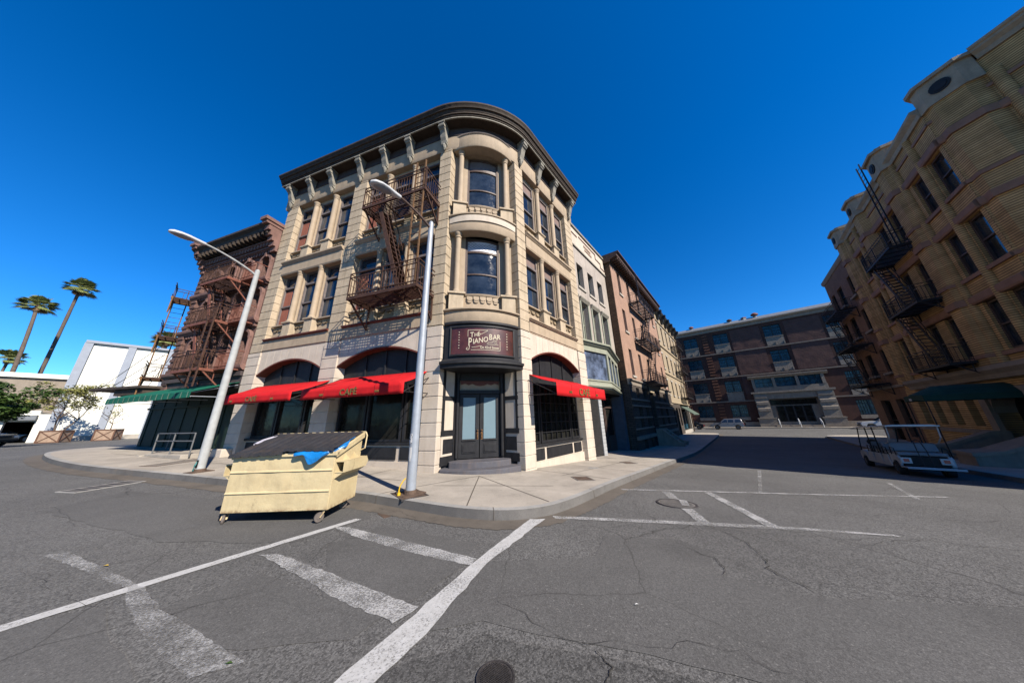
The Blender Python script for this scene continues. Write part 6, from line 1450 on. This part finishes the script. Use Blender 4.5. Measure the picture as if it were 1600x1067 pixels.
for a, b, c, d in zip(R0, R0[1:], R1[1:], R1): m.face([(a[0], of-.7, a[1]), (b[0], of-.7, b[1]), (c[0], of, c[1]), (d[0], of, d[1])])
for a, b in zip(R1, R1[1:]): m.face([(a[0], of, a[1]), (b[0], of, b[1]), (b[0], of, b[1]-.28), (a[0], of, a[1]-.28)])
for s in (s0, s1): m.face([(s, 0, 2.25), (s, of, 2.25), (s, of, 1.97), (s, 0, 1.97)])
c_ = m.build('canopy', plain('dark_green_canvas', (.005, .055, .04), .8, .2, 3, 120, .2), root); x_ = c_.modifiers.new('t', 'SOLIDIFY'); x_.thickness = .012
m = MB(); m.box(17.75, 18.0, of+.004, of+.012, 2.02, 2.14); m.build('white_emblem', A['lampwhite'], root)
for s in (s0+.05, s1-.05): m = MB(); m.tube([(s, of-.05, 2.2), (s, of-.05, -1.0)], .025, 8); m.build('pole', A['iron'], root)
# ================================================================== vehicles
def carpaint(name, c, rough=.3, metal=.4):
    m, nt, b = newmat(name, rough, .5, metal); co = coord(nt)
    nt.links.new(rampn(nt, noise_n(nt, co, 2.5, 4, .6), [(.3, mul(c, .85)), (.7, mul(c, 1.1))]), b.inputs['Base Color']); b.inputs['Coat Weight'].default_value = .4; return m
MT['silver'] = carpaint('silver_paint', (.22, .22, .235), .4, .5); MT['navy'] = carpaint('dark_paint', (.015, .018, .025)); MT['white'] = carpaint('white_paint', (.52, .53, .55), .35, 0)
MT['redlight'] = plain('red_lens', (.45, .012, .01), .25, .1, 9, bs=0, spec=.6); MT['amber'] = plain('amber_lens', (.6, .2, .03), .25, .1, 9, bs=0); MT['clear'] = plain('headlight_lens', (.6, .6, .62), .15, .1, 9, bs=0, spec=.7)
MT['rim'] = plain('wheel_rim', (.22, .22, .23), .4, .2, 9, metal=.6); MT['seat'] = plain('grey_seat_vinyl', (.20, .22, .25), .5, .12, 5, 60, .2)
def wheel(root, x, y, r, w, mrim=None):
    m = MB(); sgn = 1 if y > 0 else -1; n = 24
    prof = [(r*.62, -w/2), (r*.92, -w/2), (r, -w*.3), (r, w*.3), (r*.92, w/2), (r*.62, w/2)]
    rings = [[m.P((x+a*cos(2*pi*k/n), y+b*sgn, r+a*sin(2*pi*k/n))) for k in range(n)] for a, b in prof]
    for p, q in zip(rings, rings[1:]+rings[:1]):
        for k in range(n): m.F([p[k], p[(k+1) % n], q[(k+1) % n], q[k]])
    t = m.build('wheel', MT['rubber'], root, smooth=True)
    m = MB(); m.tube([(x, y-w*.3*sgn, r), (x, y+w*.33*sgn, r)], r*.62, 20); m.tube([(x, y+w*.33*sgn, r), (x, y+w*.42*sgn, r)], r*.18, 12)
    for k in range(6): a = 2*pi*k/6; m.bar((x+cos(a)*r*.15, y+w*.36*sgn, r+sin(a)*r*.15), (x+cos(a)*r*.55, y+w*.36*sgn, r+sin(a)*r*.55), .06, .03)
    m.build('rim', mrim or MT['rim'], t)
def suv(label, loc, heading, paint, kind='suv', spare=True, cat='car'):
    """x forward, y left"""
    root = thing('parked_'+kind, label, cat, loc=loc, rz=heading)
    L, Wd, r = 4.8, 1.92, .38; hw = Wd/2
    if kind == 'pickup': body = [(-2.7, .55), (-2.7, 1.05), (-.75, 1.08), (.9, 1.12), (2.35, 1.02), (2.55, .85), (2.55, .5), (2.2, .38), (-2.5, .38)]; cab = [(-.8, 1.08), (-.65, 1.72), (.25, 1.75), (1.05, 1.1)]
    elif kind == 'suv': body = [(-2.3, .5), (-2.35, 1.1), (-.6, 1.12), (.95, 1.12), (2.2, 1.0), (2.4, .82), (2.4, .5), (2.15, .36), (-2.15, .38)]; cab = [(-2.28, 1.1), (-2.05, 1.78), (-1.8, 1.84), (.15, 1.84), (.35, 1.78), (1.1, 1.12)]
    else: body = [(-2.2, .45), (-2.25, .9), (-.8, .95), (.9, .92), (2.1, .78), (2.3, .65), (2.3, .4), (2.0, .25), (-2.0, .28)]; cab = [(-1.9, .93), (-1.2, 1.38), (.1, 1.42), (1.0, .93)]
    def loft(prof, top, name, mat, w0, w1, z0, z1, bev=.05):
        m = MB()
        def W(z): t = max(0, min(1, (z-z0)/(z1-z0))); return w0+(w1-w0)*t
        Lf = [m.P((x, W(z), z)) for x, z in prof]; Rt = [m.P((x, -W(z), z)) for x, z in prof]; n = len(prof)
        m.F(Lf); m.F(Rt[::-1])
        for k in range(n): m.F([Lf[(k+1) % n], Lf[k], Rt[k], Rt[(k+1) % n]])
        return m.build(name, mat, root, smooth=True, bevel=bev)
    zc = max(z for x, z in cab); zb = min(z for x, z in cab)
    wx = ([-1.45, 1.5] if kind != 'pickup' else [-1.7, 1.65])
    # cut wheel arches into the body profile
    prof = body[:-2]; ra = r+.07; bot = []
    for c in wx[::-1]:
        bot += [(c+ra*cos(t), max(.40, r+ra*sin(t))) for t in lin(.05, pi-.05, 8)]
    prof = body[:-1]+bot+[body[-1]]
    loft(prof, 1, 'body', paint, hw, hw-.06, .4, 1.12, .03)
    loft(cab, 1, 'cabin', paint, hw-.07, hw-.24, zb, zc, .05)
    def side_pane(poly, name='side_window'):
        for sg_ in (1, -1):
            m = MB(); pts = []
            for x, z in poly: t = (z-zb)/(zc-zb); y = (hw-.07+(-.17)*t+.006)*sg_; pts.append((x, y, z))
            m.face(pts if sg_ > 0 else pts[::-1]); m.build(name, MT['carglass'], root)
    if kind == 'suv':
        for p in ([(-2.0, 1.2), (-1.93, 1.68), (-1.25, 1.70), (-1.15, 1.2)], [(-.98, 1.2), (-1.02, 1.68), (-.25, 1.70), (-.2, 1.2)], [(-.1, 1.2), (-.13, 1.70), (.25, 1.68), (.82, 1.2)]): side_pane(p)
    elif kind == 'pickup':
        for p in ([(-.62, 1.16), (-.52, 1.62), (-.08, 1.64), (-.05, 1.16)], [(.03, 1.16), (.02, 1.64), (.28, 1.62), (.78, 1.16)]): side_pane(p)
    else:
        for p in ([(-1.55, 1.0), (-1.1, 1.28), (-.55, 1.32), (-.5, 1.0)], [(-.42, 1.0), (-.45, 1.32), (.08, 1.33), (.7, 1.0)]): side_pane(p)
    a, b = cab[-2], cab[-1]; m = MB(); q = hw-.3
    m.face([(b[0]-.06, q, b[1]+.06), (a[0]+.05, q-.1, a[1]-.06), (a[0]+.05, -q+.1, a[1]-.06), (b[0]-.06, -q, b[1]+.06)][::-1])
    for i in range(4): m.v[i] = (m.v[i][0]+.03, m.v[i][1], m.v[i][2]+.03)
    m.build('windscreen', MT['carglass'], root)
    a, b = cab[1], cab[0]; m = MB(); m.face([(b[0]-.03, q, b[1]+.1), (b[0]-.03, -q, b[1]+.1), (a[0]-.03, -q+.1, a[1]-.08), (a[0]-.03, q-.1, a[1]-.08)]); m.build('rear_window', MT['carglass'], root)
    for x in wx:
        for y in (hw-.12, -hw+.12): wheel(root, x, y, r, .25)
    xf, xr = body[-4][0] if 0 else max(x for x, z in body), min(x for x, z in body)
    for sg_ in (1, -1):
        m = MB(); m.box(xf-.12, xf+.015, sg_*(hw-.22)-.16, sg_*(hw-.22)+.16, .68 if kind != 'car' else .5, .86 if kind != 'car' else .64); m.build('headlight', MT['clear'], root, bevel=.02)
        m = MB(); m.box(xr-.02, xr+.12, sg_*(hw-.13)-.09, sg_*(hw-.13)+.085, .78 if kind != 'car' else .6, 1.02 if kind != 'car' else .8); m.build('tail_light', MT['redlight'], root, bevel=.015)
        m = MB(); m.box(.75, .9, sg_*(hw+.02)-.09, sg_*(hw+.02)+.09, 1.12, 1.28); m.build('mirror', MT['rubber'], root, bevel=.03)
        m = MB()
        for x in (-.15, -1.08): m.box(x-.14, x-.0, sg_*(hw-.03)-.02, sg_*(hw-.03)+.02, 1.0, 1.03)
        m.build('door_handle', MT['rim'], root)
    m = MB(); m.box(xf-.1, xf+.07, -hw+.05, hw-.05, .42, .6); m.build('front_bumper', MT['rubber'], root, bevel=.03)
    m = MB(); m.box(xr-.08, xr+.1, -hw+.05, hw-.05, .42, .6); m.build('rear_bumper', MT['rubber'], root, bevel=.03)
    m = MB(); m.box(xf-.05, xf+.02, -.45, .45, .66, .86); m.build('grille', MT['rubber'], root)
    if spare: m = MB(); m.tube([(xr-.26, -.1, 1.05), (xr-.02, -.1, 1.05)], .36, 20); m.build('spare_wheel', MT['rubber'], root, bevel=.03)
    return root
MT['carglass'] = glass('car_glass', (.01, .012, .015), .05, .7)
hd = atan2(FFAR.D.y, FFAR.D.x)
p = FFAR.w(9.85, 7.0); suv('silver SUV with spare wheel on its tailgate parked before the brick warehouse', (p.x, p.y, hgt(p.x, p.y)), hd, MT['silver'])
p = FFAR.w(15.6, 7.0); suv('dark car half hidden behind the far corner, its red tail light showing', (p.x, p.y, hgt(p.x, p.y)), hd, MT['navy'], 'car', False)
p = FFAR.w(-8.3, 5.2); suv('white pickup truck mostly hidden behind the golf cart roof', (p.x, p.y, hgt(p.x, p.y)), hd, MT['white'], 'pickup', False, 'truck')
q_ = radians(-64.0); suv('dark SUV cut by the left edge near the garage opening', (50*sin(q_), 50*cos(q_), hgt(50*sin(q_), 50*cos(q_))), radians(20), MT['navy'], 'suv', False)
p = FW.w(-3.0, -3.5); suv('pale car standing inside the dark garage opening at the far left', (p.x, p.y, hgt(p.x, p.y)), atan2(FW.D.y, FW.D.x), MT['silver'], 'car', False)
def golf_cart():
    root = thing('golf_cart', 'white six seat golf cart with flat roof parked in the shade on the right', 'golf cart', loc=(15.05, 10.62, hgt(15.2, 10.9)), rz=radians(50))
    gx = (hgt(17.5, 13.5)-hgt(15.05, 10.62))/math.hypot(2.45, 2.88); root.rotation_euler = (0, -math.atan(gx), radians(50))
    W_, wb, r = .60, 3.55, .235; Wt, K = MT['white'], MT['rubber']
    for x in (0, wb):
        for y in (W_-.1, -W_+.1): wheel(root, x, y, r, .2)
    m = MB(); m.box(-.35, wb+.35, -.42, .42, .22, .34); m.build('chassis', K, root)
    for sg_ in (1, -1):
        m = MB(); y0, y1 = sorted((sg_*.60, sg_*.56))
        m.ext_z([(0, 0)]*0 or [(.32, y0), (wb-.55, y0), (wb-.55, y1), (.32, y1)], .28, .36)
        for a, b in ((.34, 1.02), (1.12, 1.95), (2.05, 2.75)): m._ext([(a, y0, .36), (b, y0, .36), (b-.06, y0, .70), (a+.06, y0, .70)], [(a, y1, .36), (b, y1, .36), (b-.06, y1, .70), (a+.06, y1, .70)])
        m.build('side_panel', Wt, root, bevel=.01)
        m = MB(); f = [(-.42, .38), (-.46, .62), (-.34, .72), (.34, .76), (.40, .30)]+[(r*1.35*cos(t), r+r*1.25*sin(t)) for t in lin(.15, pi-.15, 8)]
        m._ext([(x, y0, z) for x, z in f], [(x, sg_*.50, z) for x, z in f]); m.build('rear_fender', Wt, root, bevel=.012)
        m = MB(); f = [(wb-.5, .34), (wb-.42, .66), (wb+.28, .72), (wb+.55, .60), (wb+.58, .34)]+[(wb+r*1.35*cos(t), r+r*1.25*sin(t)) for t in lin(.15, pi-.15, 8)]
        m._ext([(x, y0, z) for x, z in f], [(x, sg_*.48, z) for x, z in f]); m.build('front_fender', Wt, root, bevel=.012)
        m = MB(); m.box(-.50, -.44, sg_*.42-.12, sg_*.42+.12, .44, .64); tl = m.build('tail_light_housing', Wt, root, bevel=.01)
        m = MB(); m.box(-.52, -.495, sg_*.42-.06, sg_*.42+.06, .49, .60); m.build('tail_light', MT['redlight'], tl)
    m = MB(); m.ext_s([(0, 0)]*0 or [(-.48, .34), (.48, .34), (.48, .74), (-.48, .72)], wb+.2, wb+.6); m.build('front_cowl', Wt, root, bevel=.05)
    m = MB(); m.box(-.46, .3, -.48, .48, .36, .68); m.build('rear_body', K, root, bevel=.02)
    m = MB(); m.box(-.98, -.42, -.56, .56, .30, .335); m.box(-1.0, -.97, -.58, .58, .29, .36)
    m.build('footplate', MT['galv'], root, bevel=.006)
    m = MB(); m.tube([(-.60, .10, .36), (-.52, .10, .9), (-.42, .07, 1.22), (-.40, 0, 1.26), (-.42, -.07, 1.22), (-.52, -.10, .9), (-.60, -.10, .36)], .014, 6); m.build('grab_rail', MT['iron'], root, smooth=True)
    for x, back in ((-.18, .18), (.62, .95), (1.62, 1.28), (2.45, 2.12)):
        m = MB(); m.box(x-.24, x+.24, -.54, .54, .70, .82); sea = m.build('seat', MT['seat'], root, bevel=.035)
        m = MB(); bx = x+.26 if back > x else x-.26; t = .06 if back > x else -.06; m._ext([(bx-.04, -.54, .84), (bx+.04, -.54, .84), (bx+.04, .54, .84), (bx-.04, .54, .84)], [(bx-.03+t, -.52, 1.14), (bx+.03+t, -.52, 1.14), (bx+.03+t, .52, 1.14), (bx-.03+t, .52, 1.14)]); m.build('backrest', MT['seat'], root, bevel=.03)
        m = MB()
        for y in (-.57, .57): m.tube([(x-.2, y, .70), (x-.2, y, .95), (x+.15, y, .98), (x+.22, y, .72)], .014, 6)
        m.build('armrest', K, root, smooth=True)
    m = MB(); m.box(.3, 2.75, -.5, .5, .36, .68); m.build('seat_base', K, root, bevel=.02)
    m = MB(); m.ext_s([(0, 0)]*0 or [(-.60, 1.72), (.60, 1.72), (.60, 1.76), (.40, 1.79), (-.40, 1.79), (-.60, 1.76)], -.62, wb+.35); m.build('roof', Wt, root, bevel=.012)
    for y in (-.56, .56):
        for pts, mt in (([(-.50, y, 1.73), (-.40, y, 1.35), (-.05, y, 1.14), (.25, y, 1.10)], Wt), ([(1.15, y, 1.73), (1.18, y, .74)], K), ([(2.05, y, 1.73), (2.12, y, .72)], K), ([(3.1, y, 1.73), (3.55, y, 1.1), (3.75, y, .72)], K)):
            m = MB(); m.tube(pts, .020, 8); m.build('roof_strut', mt, root, smooth=True)
    m = MB(); m.face([(3.12, -.54, 1.7), (3.12, .54, 1.7), (3.62, .54, .95), (3.62, -.54, .95)]); o = m.build('windscreen', MT['clearshield'], root)
    m = MB(); m.lathe(0, 0, [(.16, 0), (.175, .012), (.16, .024)], 20); st_ = m.build('steering_wheel', K, root); st_.location = (3.02, .28, 1.08); st_.rotation_euler = (0, radians(-55), 0)
    m = MB(); m.tube([(3.04, .28, 1.06), (3.5, .28, .6)], .02, 6); m.build('steering_column', K, root)
cs = bpy.data.materials.new('clear_shield'); cs.use_nodes = True; b_ = cs.node_tree.nodes['Principled BSDF']; b_.inputs['Alpha'].default_value = .18; b_.inputs['Roughness'].default_value = .1; MT['clearshield'] = cs
golf_cart()
# lamp standard beyond the right edge whose shadow falls on the road is out of frame; litter on the road
for k, (x, y, lb, mt, s) in enumerate(((-4.95, 3.72, 'small yellow leaf lying on the road at the left', 'cord', .035), (-2.05, 2.38, 'tiny green leaf beside the faded white bar', 'leaf', .03), (1.05, 2.9, 'small white scrap of paper on the smooth asphalt', 'paper', .02), (19.0, 22.4, 'white scrap of litter in the shaded street', 'paper', .12))):
    root = tag(MB().face([(-s, 0, .012), (0, -s*.45, .02), (s, 0, .014), (0, s*.45, .016)]) or bpy.data.objects.new('x', None)) if 0 else None
    m = MB(); m.face([(-s, 0, .014), (0, -s*.45, .022), (s, 0, .016), (0, s*.45, .02)]); o = m.build('litter', MT[mt]); o.location = (x, y, hgt(x, y)); tag(o, lb, 'litter')

# ------------------------------------------------------------------ overall reflectance of the set, matched to the exposure
for m in bpy.data.materials:
    if not m.use_nodes or 'glass' in m.name: continue
    nt = m.node_tree; b = nt.nodes.get('Principled BSDF'); i = b.inputs['Base Color']; k = .55
    if i.is_linked:
        src = i.links[0].from_socket; q = mixc(nt, 1., src, (k, k, k), 'MULTIPLY'); nt.links.new(q, i)
    else: c = i.default_value; i.default_value = (c[0]*k, c[1]*k, c[2]*k, 1)
